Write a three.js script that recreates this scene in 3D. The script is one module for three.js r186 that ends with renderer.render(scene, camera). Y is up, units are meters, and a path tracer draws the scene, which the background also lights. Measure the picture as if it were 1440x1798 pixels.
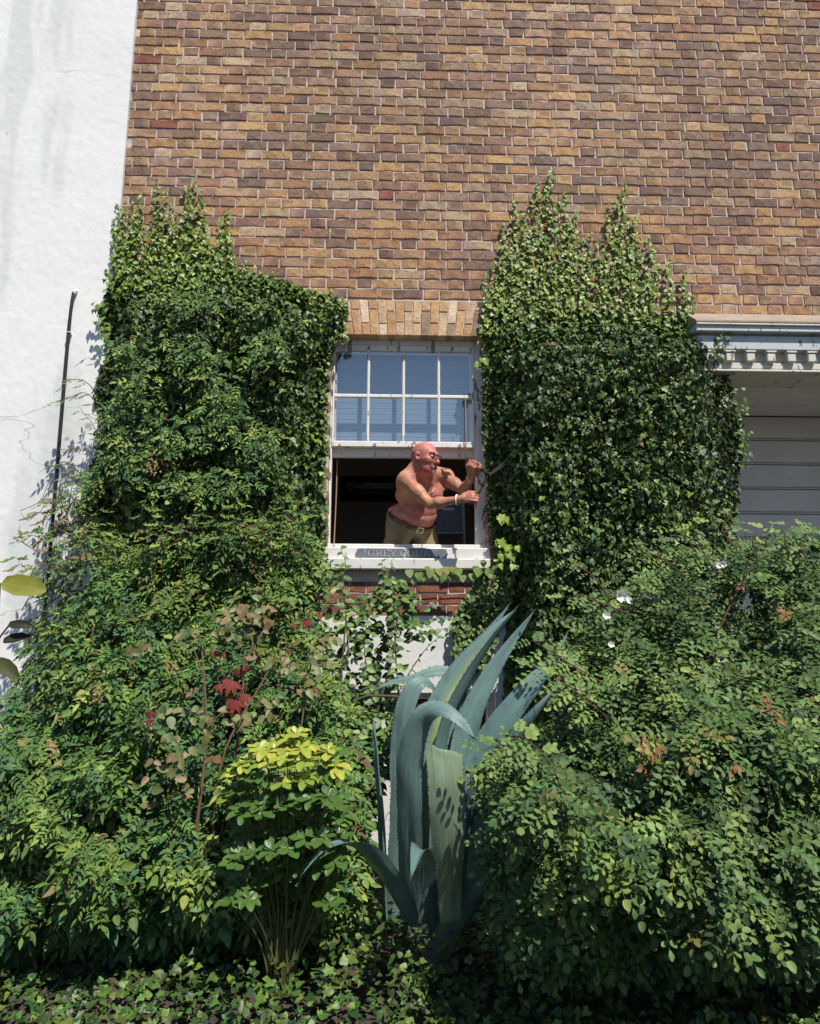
import * as THREE from 'three';
import { mergeGeometries, mergeVertices, toCreasedNormals } from 'three/addons/utils/BufferGeometryUtils.js';
import { FontLoader } from 'three/addons/loaders/FontLoader.js';
import { TextGeometry } from 'three/addons/geometries/TextGeometry.js';

// ---------------------------------------------------------------- camera, sky, sun, exposure
const scene = new THREE.Scene();
const PH = 1798, FOC = 1180;
const camera = new THREE.PerspectiveCamera(2 * Math.atan(PH / 2 / FOC) * 180 / Math.PI, 820 / 1024, 0.05, 400);
const EYE = new THREE.Vector3(0, 1.6, 4.7);
camera.position.copy(EYE);
camera.rotation.set(0.159, -0.0244, 0.0044, 'YXZ');
camera.updateMatrixWorld(true);
const renderer = new THREE.WebGLRenderer();
renderer.toneMapping = THREE.LinearToneMapping;
renderer.toneMappingExposure = 1.25;
renderer.shadowMap.enabled = true;
const SUN = new THREE.Vector3(0.27, 0.84, 0.46).normalize();
{
  const w = 256, h = 128, d = new Float32Array(w * h * 4);
  for (let j = 0; j < h; j++) for (let i = 0; i < w; i++) {
    const up = ((j + 0.5) / h - 0.5) * Math.PI, az = ((i + 0.5) / w - 0.5) * 2 * Math.PI;
    const y = Math.sin(up), dir = new THREE.Vector3(Math.cos(az) * Math.cos(up), y, Math.sin(az) * Math.cos(up));
    const c = dir.dot(SUN), e = Math.max(0, y), t = Math.pow(1 - e, 3.6);
    const halo = 0.30 * Math.pow(Math.max(0, c), 10);
    const k = 0.8 + 0.25 * c * c;
    let r = 0.105 + 0.36 * t, g = 0.205 + 0.36 * t, b = 0.42 + 0.26 * t;
    if (y < 0) { const q = Math.max(0, 1 + y * 8); r = 0.08 + (r - 0.08) * q; g = 0.085 + (g - 0.085) * q; b = 0.08 + (b - 0.08) * q; }
    const o = (j * w + i) * 4;
    d[o] = r * k + halo; d[o + 1] = g * k + halo; d[o + 2] = b * k + halo; d[o + 3] = 1;
  }
  const sky = new THREE.DataTexture(d, w, h, THREE.RGBAFormat, THREE.FloatType);
  sky.mapping = THREE.EquirectangularReflectionMapping; sky.magFilter = sky.minFilter = THREE.LinearFilter; sky.needsUpdate = true;
  scene.background = sky; scene.environment = sky;
}
const sun = new THREE.DirectionalLight(new THREE.Color(1.0, 0.945, 0.85), 4.9);
sun.name = 'sun'; sun.target.name = 'sun_target'; sun.position.copy(SUN).multiplyScalar(30).add(new THREE.Vector3(0, 2, 0)); sun.target.position.set(0, 2, 0);
Object.assign(sun.shadow.camera, { left: -8, right: 8, top: 8, bottom: -8, near: 1, far: 60 }); sun.shadow.mapSize.set(4096, 4096);
scene.add(sun, sun.target);

// ---------------------------------------------------------------- helpers
const V = (x, y, z) => new THREE.Vector3(x, y, z);
function at(px, py, z) {                       // the point of the plane z that the photograph shows at px, py
  const d = V((px - 720) / FOC, -(py - 899) / FOC, -1).applyQuaternion(camera.quaternion);
  return EYE.clone().addScaledVector(d, (z - EYE.z) / d.z);
}
let seed = 1;
const setSeed = (s) => { seed = s >>> 0; };
function rnd() { seed = (seed + 0x6d2b79f5) | 0; let t = Math.imul(seed ^ (seed >>> 15), 1 | seed); t = (t + Math.imul(t ^ (t >>> 7), 61 | t)) ^ t; return ((t ^ (t >>> 14)) >>> 0) / 4294967296; }
const rr = (a, b) => a + (b - a) * rnd();
const pick = (a) => a[Math.floor(rnd() * a.length)];
const clamp = (x, a, b) => Math.min(b, Math.max(a, x));
const lerp = (a, b, t) => a + (b - a) * t;
const smooth = (a, b, x) => { const t = clamp((x - a) / (b - a), 0, 1); return t * t * (3 - 2 * t); };
const h3 = (x, y, z) => { let n = (Math.imul(x, 374761393) + Math.imul(y, 668265263) + Math.imul(z, 2147483647 ^ 1274126177)) | 0; n = Math.imul(n ^ (n >>> 13), 1274126177); return ((n ^ (n >>> 16)) >>> 0) / 4294967296; };
function vnoise(x, y, s = 0, per = 0) {
  const xi = Math.floor(x), yi = Math.floor(y), fx = x - xi, fy = y - yi, u = fx * fx * (3 - 2 * fx), v = fy * fy * (3 - 2 * fy);
  const m = (a) => per ? ((a % per) + per) % per : a;
  return lerp(lerp(h3(m(xi), m(yi), s), h3(m(xi + 1), m(yi), s), u), lerp(h3(m(xi), m(yi + 1), s), h3(m(xi + 1), m(yi + 1), s), u), v);
}
function fbm(x, y, oct = 4, s = 0, per = 0) { let a = 0.5, t = 0, n = 0; for (let i = 0; i < oct; i++) { t += a * vnoise(x, y, s + i * 17, per); n += a; a *= 0.5; x *= 2; y *= 2; per *= 2; } return t / n; }
const lin = (r, g, b) => new THREE.Color().setRGB(r, g, b);
const srgb = (v) => Math.round(255 * (v <= 0.0031308 ? v * 12.92 : 1.055 * Math.pow(Math.max(0, v), 1 / 2.4) - 0.055));
function texture(n, m, fn, color = true, repeat = 1) {   // fn(u, v) -> [r, g, b] linear (colour) or a value (relief)
  const d = new Uint8Array(n * m * 4);
  for (let j = 0; j < m; j++) for (let i = 0; i < n; i++) {
    const c = fn(i / n, j / m, i, j), o = (j * n + i) * 4;
    if (color) { d[o] = srgb(clamp(c[0], 0, 1)); d[o + 1] = srgb(clamp(c[1], 0, 1)); d[o + 2] = srgb(clamp(c[2], 0, 1)); } else d[o] = d[o + 1] = d[o + 2] = clamp(Math.round(c * 255), 0, 255);
    d[o + 3] = 255;
  }
  const t = new THREE.DataTexture(d, n, m); t.wrapS = t.wrapT = THREE.RepeatWrapping; t.magFilter = THREE.LinearFilter; t.minFilter = THREE.LinearMipmapLinearFilter; t.generateMipmaps = true;
  if (color) t.colorSpace = THREE.SRGBColorSpace; t.repeat.set(repeat, repeat); t.needsUpdate = true; return t;
}
const std = (o) => new THREE.MeshStandardMaterial({ roughness: 0.85, ...o });
function uvBox(g) {                            // uv in metres by the dominant direction of each face
  g = g.index ? g.toNonIndexed() : g; if (!g.attributes.normal) g.computeVertexNormals();
  const p = g.attributes.position, n = p.count, uv = new Float32Array(n * 2), a = V(), b = V(), c = V();
  for (let i = 0; i < n; i += 3) {
    a.fromBufferAttribute(p, i); b.fromBufferAttribute(p, i + 1); c.fromBufferAttribute(p, i + 2);
    const nn = b.clone().sub(a).cross(c.clone().sub(a)), ax = Math.abs(nn.x), ay = Math.abs(nn.y), az = Math.abs(nn.z);
    for (let k = 0; k < 3; k++) {
      const q = [a, b, c][k], u = az >= ax && az >= ay ? [q.x, q.y] : ax >= ay ? [q.z, q.y] : [q.x, q.z];
      uv[(i + k) * 2] = u[0]; uv[(i + k) * 2 + 1] = u[1];
    }
  }
  g.setAttribute('uv', new THREE.BufferAttribute(uv, 2)); return g;
}
const used = {};
function numbered(n) { const k = used[n] = (used[n] ?? -1) + 1; return k ? n + '_' + String(k).padStart(3, '0') : n; }
function tag(o, label, category, group, kind) { if (label) o.userData.label = label; if (category) o.userData.category = category; if (group) o.userData.group = group; if (kind) o.userData.kind = kind; return o; }
function thing(name, label, category, group) { const o = new THREE.Group(); o.name = numbered(name); scene.add(o); return tag(o, label, category, group); }
function part(name, geo, mat, parent) {
  const o = new THREE.Mesh(Array.isArray(geo) ? mergeGeometries(geo.map((g) => { g = g.index ? g.toNonIndexed() : g; if (!g.attributes.uv) g.setAttribute('uv', new THREE.BufferAttribute(new Float32Array(g.attributes.position.count * 2), 2)); return g; })) : geo, mat);
  o.name = name; (parent ?? scene).add(o); return o;
}
function box(x0, x1, y0, y1, z0, z1, ch = 0.004) {   // a block with chamfered edges
  const w = x1 - x0, h = y1 - y0, c = Math.min(ch, w * 0.3, h * 0.3, (z1 - z0) * 0.3);
  const s = new THREE.Shape([[-w / 2 + c, -h / 2 + c], [w / 2 - c, -h / 2 + c], [w / 2 - c, h / 2 - c], [-w / 2 + c, h / 2 - c]].map((q) => new THREE.Vector2(...q)));
  const g = new THREE.ExtrudeGeometry(s, { depth: z1 - z0 - 2 * c, bevelEnabled: true, bevelThickness: c, bevelSize: c, bevelSegments: 1 });
  g.translate((x0 + x1) / 2, (y0 + y1) / 2, z0 + c); return uvBox(g);
}
function tube(pts, r, seg = 6, tubular = 0) {        // a tube along points; r a number or [start, end]
  const c = new THREE.CatmullRomCurve3(pts), n = tubular || Math.max(4, pts.length * 4), g = new THREE.TubeGeometry(c, n, 1, seg, false), p = g.attributes.position, q = V();
  for (let i = 0; i <= n; i++) { const o = c.getPointAt(i / n), R = Array.isArray(r) ? lerp(r[0], r[1], i / n) : r;
    for (let k = 0; k <= seg; k++) { const m = i * (seg + 1) + k; q.fromBufferAttribute(p, m).sub(o).multiplyScalar(R).add(o); p.setXYZ(m, q.x, q.y, q.z); } }
  return g;
}
function inPoly(x, y, P) { let c = false; for (let i = 0, j = P.length - 1; i < P.length; j = i++) { const [xi, yi] = P[i], [xj, yj] = P[j]; if ((yi > y) !== (yj > y) && x < (xj - xi) * (y - yi) / (yj - yi) + xi) c = !c; } return c; }
function edgeDist(x, y, P) { let m = 1e9; for (let i = 0, j = P.length - 1; i < P.length; j = i++) { const [ax, ay] = P[j], [bx, by] = P[i], dx = bx - ax, dy = by - ay, t = clamp(((x - ax) * dx + (y - ay) * dy) / (dx * dx + dy * dy), 0, 1); m = Math.min(m, Math.hypot(x - ax - dx * t, y - ay - dy * t)); } return m; }

// ---------------------------------------------------------------- the brick house
const house = thing('brick_house', 'old yellow brick house wall with an open sash window between two ivy masses', 'house');
const brickMap = texture(512, 512, (u, v) => {
  const a = fbm(u * 7, v * 9, 5, 1, 0), b = fbm(u * 26, v * 40, 3, 2, 26), sp = vnoise(u * 120, v * 120, 3, 120), big = vnoise(u * 44, v * 44, 4, 44), li = fbm(u * 12, v * 12, 4, 9, 12);
  let k = 0.40 + 0.95 * a; k *= 0.82 + 0.36 * b;
  if (sp > 0.9) k *= 0.45; if (big > 0.93) k *= 0.4;
  const pale = smooth(0.64, 0.74, li) * 0.3, purple = smooth(0.46, 0.64, fbm(u * 8, v * 11, 3, 21, 0)) * 0.6;
  return [k * lerp(1.05, 0.80, purple) + pale * 0.6, k * lerp(1.04, 0.70, purple) + pale * 0.66, k * lerp(0.95, 0.98, purple) + pale * 0.7].map((x) => x * 0.92);
});
const brickBump = texture(512, 512, (u, v) => clamp(0.55 * fbm(u * 20, v * 20, 4, 5, 20) + 0.45 * fbm(u * 70, v * 70, 2, 6, 70) - (vnoise(u * 44, v * 44, 4, 44) > 0.93 ? 0.3 : 0), 0, 1), false);
const archMap = texture(512, 512, (u, v) => { const a = fbm(u * 9, v * 9, 5, 301), sp = vnoise(u * 90, v * 90, 302), li = smooth(0.62, 0.72, fbm(u * 11, v * 11, 4, 303)); let k = 0.55 + 0.75 * a; if (sp > 0.9) k *= 0.45; return [k + li * 0.28, k + li * 0.34, k * 0.98 + li * 0.38]; });
archMap.repeat.set(1.8, 1.8);
const mortarMap = texture(512, 512, (u, v) => { const k = 0.75 + 0.4 * fbm(u * 16, v * 16, 5, 11, 16), g = fbm(u * 3, v * 3, 3, 12, 3); return [0.52 * k, (0.44 + 0.02 * g) * k, (0.365 + 0.05 * g) * k]; });
const mortarBump = texture(256, 256, (u, v) => fbm(u * 40, v * 40, 3, 13, 40), false);
const M = {};
M.mortar = std({ map: mortarMap, bumpMap: mortarBump, bumpScale: 0.004, roughness: 0.95 });
for (const t of [brickMap, brickBump]) t.repeat.set(1.8, 1.8);
const BT = [[0.275, 0.165, 0.095], [0.33, 0.22, 0.12], [0.30, 0.185, 0.112], [0.24, 0.14, 0.092], [0.20, 0.13, 0.098], [0.35, 0.23, 0.115], [0.27, 0.18, 0.128], [0.31, 0.185, 0.098], [0.18, 0.115, 0.086], [0.34, 0.255, 0.17]];
const RT = [[0.19, 0.075, 0.055], [0.15, 0.065, 0.055], [0.22, 0.09, 0.06], [0.25, 0.12, 0.08]];
const AT = [[0.47, 0.31, 0.17], [0.52, 0.37, 0.22], [0.44, 0.27, 0.145], [0.53, 0.40, 0.27], [0.40, 0.275, 0.18], [0.50, 0.335, 0.18], [0.48, 0.30, 0.19], [0.28, 0.21, 0.15], [0.60, 0.50, 0.37]];
const brickM = (c) => std({ color: lin(c[0] * 1.36, c[1] * 1.26, c[2] * 1.18), map: brickMap, bumpMap: brickBump, bumpScale: 0.006, roughness: 0.92 });
M.brick = BT.map(brickM); M.red = RT.map(brickM); M.arch = AT.map((c) => { const m = brickM(c.map((x, i) => x * [0.86, 0.84, 0.84][i])); m.map = archMap; return m; });
M.brickWhite = brickM([1 / 1.36, 1 / 1.26, 1 / 1.18]);
function brickGeo(poly, depth, rough = 0.003) {    // a worn brick with the outline poly (front at z = 0)
  const P = []; for (let i = 0; i < poly.length; i++) { const a = poly[i], b = poly[(i + 1) % poly.length], n = Math.max(1, Math.round(Math.hypot(b[0] - a[0], b[1] - a[1]) / 0.06)); for (let k = 0; k < n; k++) P.push([lerp(a[0], b[0], k / n) + rr(-rough, rough), lerp(a[1], b[1], k / n) + rr(-rough, rough)]); }
  const n = P.length, cx = P.reduce((s, q) => s + q[0], 0) / n, cy = P.reduce((s, q) => s + q[1], 0) / n, pos = [], idx = [];
  const ins = (q, m, z) => { const dx = cx - q[0], dy = cy - q[1], l = Math.hypot(dx, dy); pos.push(q[0] + dx / l * m, q[1] + dy / l * m, z); };
  for (const q of P) ins(q, 0.0045, -rr(0, 0.0012));
  for (const q of P) ins(q, 0, -0.004 - rr(0, 0.002));
  for (const q of P) ins(q, 0, -depth);
  pos.push(cx + rr(-0.02, 0.02), cy, rr(-0.0005, 0.0015));
  for (let i = 0; i < n; i++) { const j = (i + 1) % n; idx.push(3 * n, i, j, i, i + n, j, j, i + n, j + n, i + n, i + 2 * n, j + n, j + n, i + 2 * n, j + 2 * n); }
  const ou = rnd() * 3, ov = rnd() * 3, uv = []; for (let i = 0; i < pos.length; i += 3) uv.push(pos[i] + ou, pos[i + 1] + ov + pos[i + 2]);
  const g = new THREE.BufferGeometry(); g.setAttribute('position', new THREE.Float32BufferAttribute(pos, 3)); g.setAttribute('uv', new THREE.Float32BufferAttribute(uv, 2)); g.setIndex(idx); return toCreasedNormals(g, 0.55);
}
// main heights and widths of the facade, read off the photograph on the wall plane
const X0 = at(207, 450, 0).x, WL = at(583, 600, 0).x - 0.005, WR = at(851, 600, 0).x, LY = at(720, 588, 0).y, AY = at(720, 525, 0).y, SB = at(700, 1000, 0.06).y, ST = at(700, 980, 0.06).y, WB = at(700, 957, -0.1).y;
const BY = at(720, 1080, 0).y, PX = at(1222, 640, 0).x, PY = at(1330, 650, 0.16).y, CY = at(1330, 562, 0.02).y, XE = 4.6, TOP = 8.2;
const shell = new THREE.Shape([[X0, BY], [PX, BY], [PX, CY - 0.1], [XE, CY - 0.1], [XE, TOP], [X0, TOP]].map((q) => new THREE.Vector2(...q)));
shell.holes.push(new THREE.Path([[WL, SB + 0.02], [WL, LY], [WR, LY], [WR, SB + 0.02]].map((q) => new THREE.Vector2(...q))));
const wallGeo = new THREE.ExtrudeGeometry(shell, { depth: 0.26, bevelEnabled: false }); wallGeo.translate(0, 0, -0.267);
const wall = part('wall', uvBox(wallGeo), M.mortar, house);
{
  setSeed(11);
  const G = at(500, 462, 0).y - at(500, 533, 0).y, gauge = G / 4, SH = 0.345, S = 0.226, H = SH - S, J = 0.0095;
  const yTop = AY + 0.004, singles = [], spots = [];
  const protoS = [], protoH = []; for (let i = 0; i < 7; i++) { protoS.push(brickGeo([[0, 0], [S - J, 0], [S - J, gauge - J], [0, gauge - J]], 0.1)); protoH.push(brickGeo([[0, 0], [H - J, 0], [H - J, gauge - J], [0, gauge - J]], 0.1)); }
  const holes = [[WL, WR, SB - 0.005, LY]];
  const kMin = Math.floor((BY - yTop) / gauge), kMax = Math.ceil((TOP - yTop) / gauge);
  const archTL = -0.62 + (WL + 0.55), archTR = WR + 0.07;
  const inArch = (x0, x1, y0, y1) => y1 > LY - 0.001 && y0 < AY - 0.002;
  for (let k = kMin; k <= kMax; k++) {
    const y0 = yTop + k * gauge, y1 = y0 + gauge - J; if (y1 > TOP) continue;
    let x = X0 - rnd() * 0.02 - (k % 2 ? 0.174 : 0) + (k % 3) * 0.006, i = 0;
    while (x < XE - 0.02) {
      const st = i % 2 === 0, w = (st ? S : H) + rr(-0.004, 0.004); let x0 = x, x1 = x + w - J; x += w; i++;
      if (x1 < X0 + 0.02) continue; x0 = Math.max(x0, X0 + 0.002); x1 = Math.min(x1, XE - 0.002); if (x1 - x0 < 0.03) continue;
      if (y0 < BY - 0.03) continue;
      if (y0 < CY + 0.03 && x1 > PX) { if (x0 > PX - 0.03) continue; x1 = Math.min(x1, PX - 0.002); }
      let y0c = y0, y1c = y1, hid = false;
      if (inArch(x0, x1, y0, y1)) { const c = (y0 + y1) / 2, t = clamp((c - LY) / (AY - LY), 0, 1), l = WL - 0.012 - 0.085 * t, r = WR + 0.012 + 0.075 * t; if (x0 >= l && x1 <= r) hid = true; else if (x1 > l && x0 < l) x1 = l - 0.006; else if (x0 < r && x1 > r) x0 = r + 0.006; if (y0 < LY) y0c = Math.min(y1 - 0.02, y0); }
      else for (const [a, b, c, d] of holes) if (y1 > c && y0 < d && x1 > a && x0 < b) { if (x0 < a && x1 > a) x1 = a + 0.002; else if (x1 > b && x0 < b) x0 = b - 0.002; else hid = true; }
      if (hid || x1 - x0 < 0.028) continue;
      const cx = (x0 + x1) / 2, cy = (y0 + y1) / 2, p = V(cx, cy, 0).project(camera), ix = (p.x + 1) * 720, iy = (1 - p.y) * 899;
      const plain = Math.abs(x1 - x0 - (w - J)) < 0.001;
      const low = cy < SB, tone = low ? pick(RT) : (rnd() < 0.04 ? pick(RT.concat(BT)) : (() => { const d = (0.72 + 0.5 * fbm(cx * 0.8 + 3, cy * 0.55, 3, 8)) * rr(0.78, 1.2), c = pick(BT), g = (c[0] + c[1] + c[2]) / 3, q = 0.25 * rnd(); return Object.assign(c.map((x) => lerp(x, g, q) * d), { of: BT.indexOf(c) }); })());
      const seen = (iy > 440 && iy < 592 && ((ix > 470 && ix < 875) || ix > 1185) && ix < 1410) || (iy > 990 && iy < 1085 && ix > 535 && ix < 850);
      const item = { x0, x1, y0, y1, st, plain, tone, low, dist: seen ? -1 : iy > -20 && iy < 440 && ix > 0 && ix < 1440 ? 10 + Math.abs(430 - iy) : 1e4, ru: Math.floor(rnd() * 7), dz: rr(-0.003, 0.003) };
      (spots).push(item);
    }
  }
  spots.sort((a, b) => a.dist - b.dist);
  const rest = { s: [], h: [] };
  spots.forEach((b, i) => {
    if (i < 255 || !b.plain) {
      const g = b.plain ? (b.st ? protoS : protoH)[b.ru] : brickGeo([[0, 0], [b.x1 - b.x0, 0], [b.x1 - b.x0, b.y1 - b.y0], [0, b.y1 - b.y0]], 0.1);
      if (i < 255) { const set = b.low ? M.red : RT.includes(b.tone) ? M.red : M.brick, k = b.tone.of ?? (b.low || RT.includes(b.tone) ? RT : BT).indexOf(b.tone); const m = part('brick', g, set[k], wall); m.position.set(b.x0, b.y0, b.dz); m.rotation.z = rr(-0.006, 0.006); singles.push(m); }
      else { const q = g.clone(); q.translate(b.x0, b.y0, b.dz); const c = new Float32Array(q.attributes.position.count * 3); for (let j = 0; j < c.length; j += 3) { c[j] = b.tone[0] * 1.36; c[j + 1] = b.tone[1] * 1.26; c[j + 2] = b.tone[2] * 1.18; } q.setAttribute('color', new THREE.BufferAttribute(c, 3)); (rest.cut ??= []).push(q); }
    } else (b.st ? rest.s : rest.h).push(b);
  });
  for (const [key, protos] of [['s', protoS], ['h', protoH]]) for (let v = 0; v < 7; v++) {
    const L = rest[key].filter((b) => b.ru === v); if (!L.length) continue;
    const im = new THREE.InstancedMesh(protos[v], M.brickWhite, L.length), m = new THREE.Matrix4(); im.name = 'brickwork';
    L.forEach((b, i) => { m.makeTranslation(b.x0, b.y0, b.dz); im.setMatrixAt(i, m); im.setColorAt(i, lin(b.tone[0] * 1.36, b.tone[1] * 1.26, b.tone[2] * 1.18)); });
    im.userData.kind = 'stuff'; wall.add(im);
  }
  if (rest.cut) { const m = M.brickWhite.clone(); m.vertexColors = true; tag(part('brickwork', rest.cut, m, wall), null, null, null, 'stuff'); }
  // the flat arch of rubbed bricks over the window
  const n = 19, yb = LY - 0.004, yt = AY - 0.012, fx = (WL + WR) / 2, fy = LY - 1.9;
  const xb = (i) => lerp(WL - 0.02, WR + 0.02, i / n), slope = (x) => (x - fx) / (yb - fy) * 0.62;
  for (let i = 0; i < n; i++) {
    const P = (x, y) => [x + slope(x) * (y - yb), y], a = xb(i) + 0.0028, b = xb(i + 1) - 0.0028, cut = yb + (yt - yb) * (i % 2 ? 0.70 : 0.345) + rr(-0.01, 0.01);
    for (const [u, v] of [[yb, cut - 0.004], [cut + 0.004, yt]]) { const m = part('voussoir', brickGeo([P(a, u), P(b, u), P(b, v), P(a, v)], 0.11, 0.002), pick(M.arch), wall); m.position.z = rr(-0.002, 0.002) + 0.001; }
  }
}
// white render below the bricks, with a basement window
const paint = texture(1024, 1024, (u, v) => {
  const a = fbm(u * 6, v * 6, 5, 31, 6), b = fbm(u * 60, v * 60, 2, 32, 60), c = fbm(u * 14, v * 14, 4, 33, 14);
  const crack = smooth(0.012, 0.0, Math.abs(fbm(u * 5, v * 5, 4, 34, 5) - 0.5)) * smooth(0.55, 0.62, fbm(u * 3, v * 3, 2, 35, 3));
  const stain = smooth(0.62, 0.78, c) * 0.06, k = 0.72 + 0.06 * (a - 0.5) + 0.05 * (b - 0.5) - stain - crack * 0.28;
  return [k, k * 0.995, k * 0.97];
});
paint.repeat.set(0.45, 0.45);
const paintBump = texture(1024, 1024, (u, v) => 0.45 * fbm(u * 9, v * 9, 4, 36, 9) + 0.4 * fbm(u * 50, v * 50, 3, 37, 50) + 0.15 * fbm(u * 160, v * 160, 2, 39, 160) - 0.25 * smooth(0.012, 0.0, Math.abs(fbm(u * 5, v * 5, 4, 34, 5) - 0.5)) * smooth(0.55, 0.62, fbm(u * 3, v * 3, 2, 35, 3)), false);
paintBump.repeat.set(0.45, 0.45);
M.render = std({ map: paint, bumpMap: paintBump, bumpScale: 0.004, roughness: 0.9 });
const woodPaint = (base, bare, amt, s) => {
  const f = (u, v) => { const p = fbm(u * 22, v * 9, 5, s, 22), fine = fbm(u * 90, v * 14, 3, s + 5, 90); return [smooth(amt, amt + 0.05, p * 0.8 + fine * 0.2), fine, fbm(u * 5, v * 5, 4, s + 9, 5)]; };
  const m = texture(512, 512, (u, v) => { const [peel, fine, d] = f(u, v), k = 0.88 + 0.18 * d + 0.06 * (fine - 0.5); return base.map((x, i) => lerp(x * k, bare[i] * (0.6 + 0.8 * fine), peel)); });
  const b = texture(512, 512, (u, v) => { const [peel, fine] = f(u, v); return 0.6 - peel * 0.35 + 0.25 * fine; }, false);
  m.repeat.set(1.6, 1.6); b.repeat.set(1.6, 1.6);
  return std({ map: m, bumpMap: b, bumpScale: 0.003, roughness: 0.6 });
};
M.white = woodPaint([0.70, 0.68, 0.64], [0.24, 0.2, 0.17], 0.66, 41);
M.frame = woodPaint([0.74, 0.71, 0.68], [0.22, 0.19, 0.17], 0.60, 51);
M.blue = woodPaint([0.47, 0.52, 0.54], [0.16, 0.13, 0.11], 0.67, 61);
M.cream = woodPaint([0.60, 0.57, 0.50], [0.25, 0.2, 0.16], 0.64, 71);
M.board = woodPaint([0.72, 0.70, 0.65], [0.3, 0.27, 0.23], 0.75, 81);
M.dark = std({ color: lin(0.05, 0.045, 0.04), roughness: 0.9 });
M.stone = woodPaint([0.66, 0.64, 0.60], [0.34, 0.32, 0.30], 0.66, 91);
{
  const bl = at(640, 1230, 0).x, br = at(870, 1230, 0).x, bt = at(720, 1216, 0).y, bb = at(720, 1345, 0).y;
  const s = new THREE.Shape([[X0, -0.3], [PX, -0.3], [PX, BY - 0.004], [X0, BY - 0.004]].map((q) => new THREE.Vector2(...q)));
  s.holes.push(new THREE.Path([[bl, bb], [bl, bt], [br, bt], [br, bb]].map((q) => new THREE.Vector2(...q))));
  const g = new THREE.ExtrudeGeometry(s, { depth: 0.27, bevelEnabled: false }); g.translate(0, 0, -0.262);
  part('basement_wall', uvBox(g), M.render, house);
  const w = new THREE.Group(); w.name = 'basement_window'; house.add(w);
  const z0 = -0.14, z1 = -0.07, f = 0.05;
  part('frame', [box(bl, br, bt - f, bt, z0, z1), box(bl, bl + f, bb + f, bt - f, z0, z1), box(br - f, br, bb + f, bt - f, z0, z1), box(bl, br, bb, bb + f, z0, z1 + 0.05)], M.white, w);
  const m = at(682, 1270, -0.08).x, m2 = at(790, 1270, -0.08).x;
  part('post', box(m - 0.055, m + 0.055, bb + f, bt - f, z0 + 0.002, z1 + 0.012), M.white, w);
  part('transom', box(bl + f, br - f, at(700, 1305, -0.08).y - 0.02, at(700, 1305, -0.08).y + 0.015, z0 + 0.004, z1 - 0.004), M.white, w);
  part('backing', box(bl - 0.1, br + 0.1, bb - 0.1, bt + 0.1, -0.36, -0.30), M.dark, w);
  const slatM = std({ color: lin(0.17, 0.075, 0.035), roughness: 0.6 });
  for (let y = bb + f + 0.012; y < bt - f - 0.01; y += 0.022) { const q = part('slat', box(bl + 0.02, br - 0.02, -0.009, 0.009, -0.0015, 0.0015, 0.0005), slatM, w); q.position.set(0, y, -0.19); q.rotation.x = 0.5; }
  const pane = new THREE.MeshPhysicalMaterial({ color: 0xffffff, transmission: 1, roughness: 0.03, ior: 1.5, thickness: 0 });
  part('pane', box(bl + f, br - f, bb + f, bt - f, -0.125, -0.121, 0.001), pane, w);
}
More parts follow.
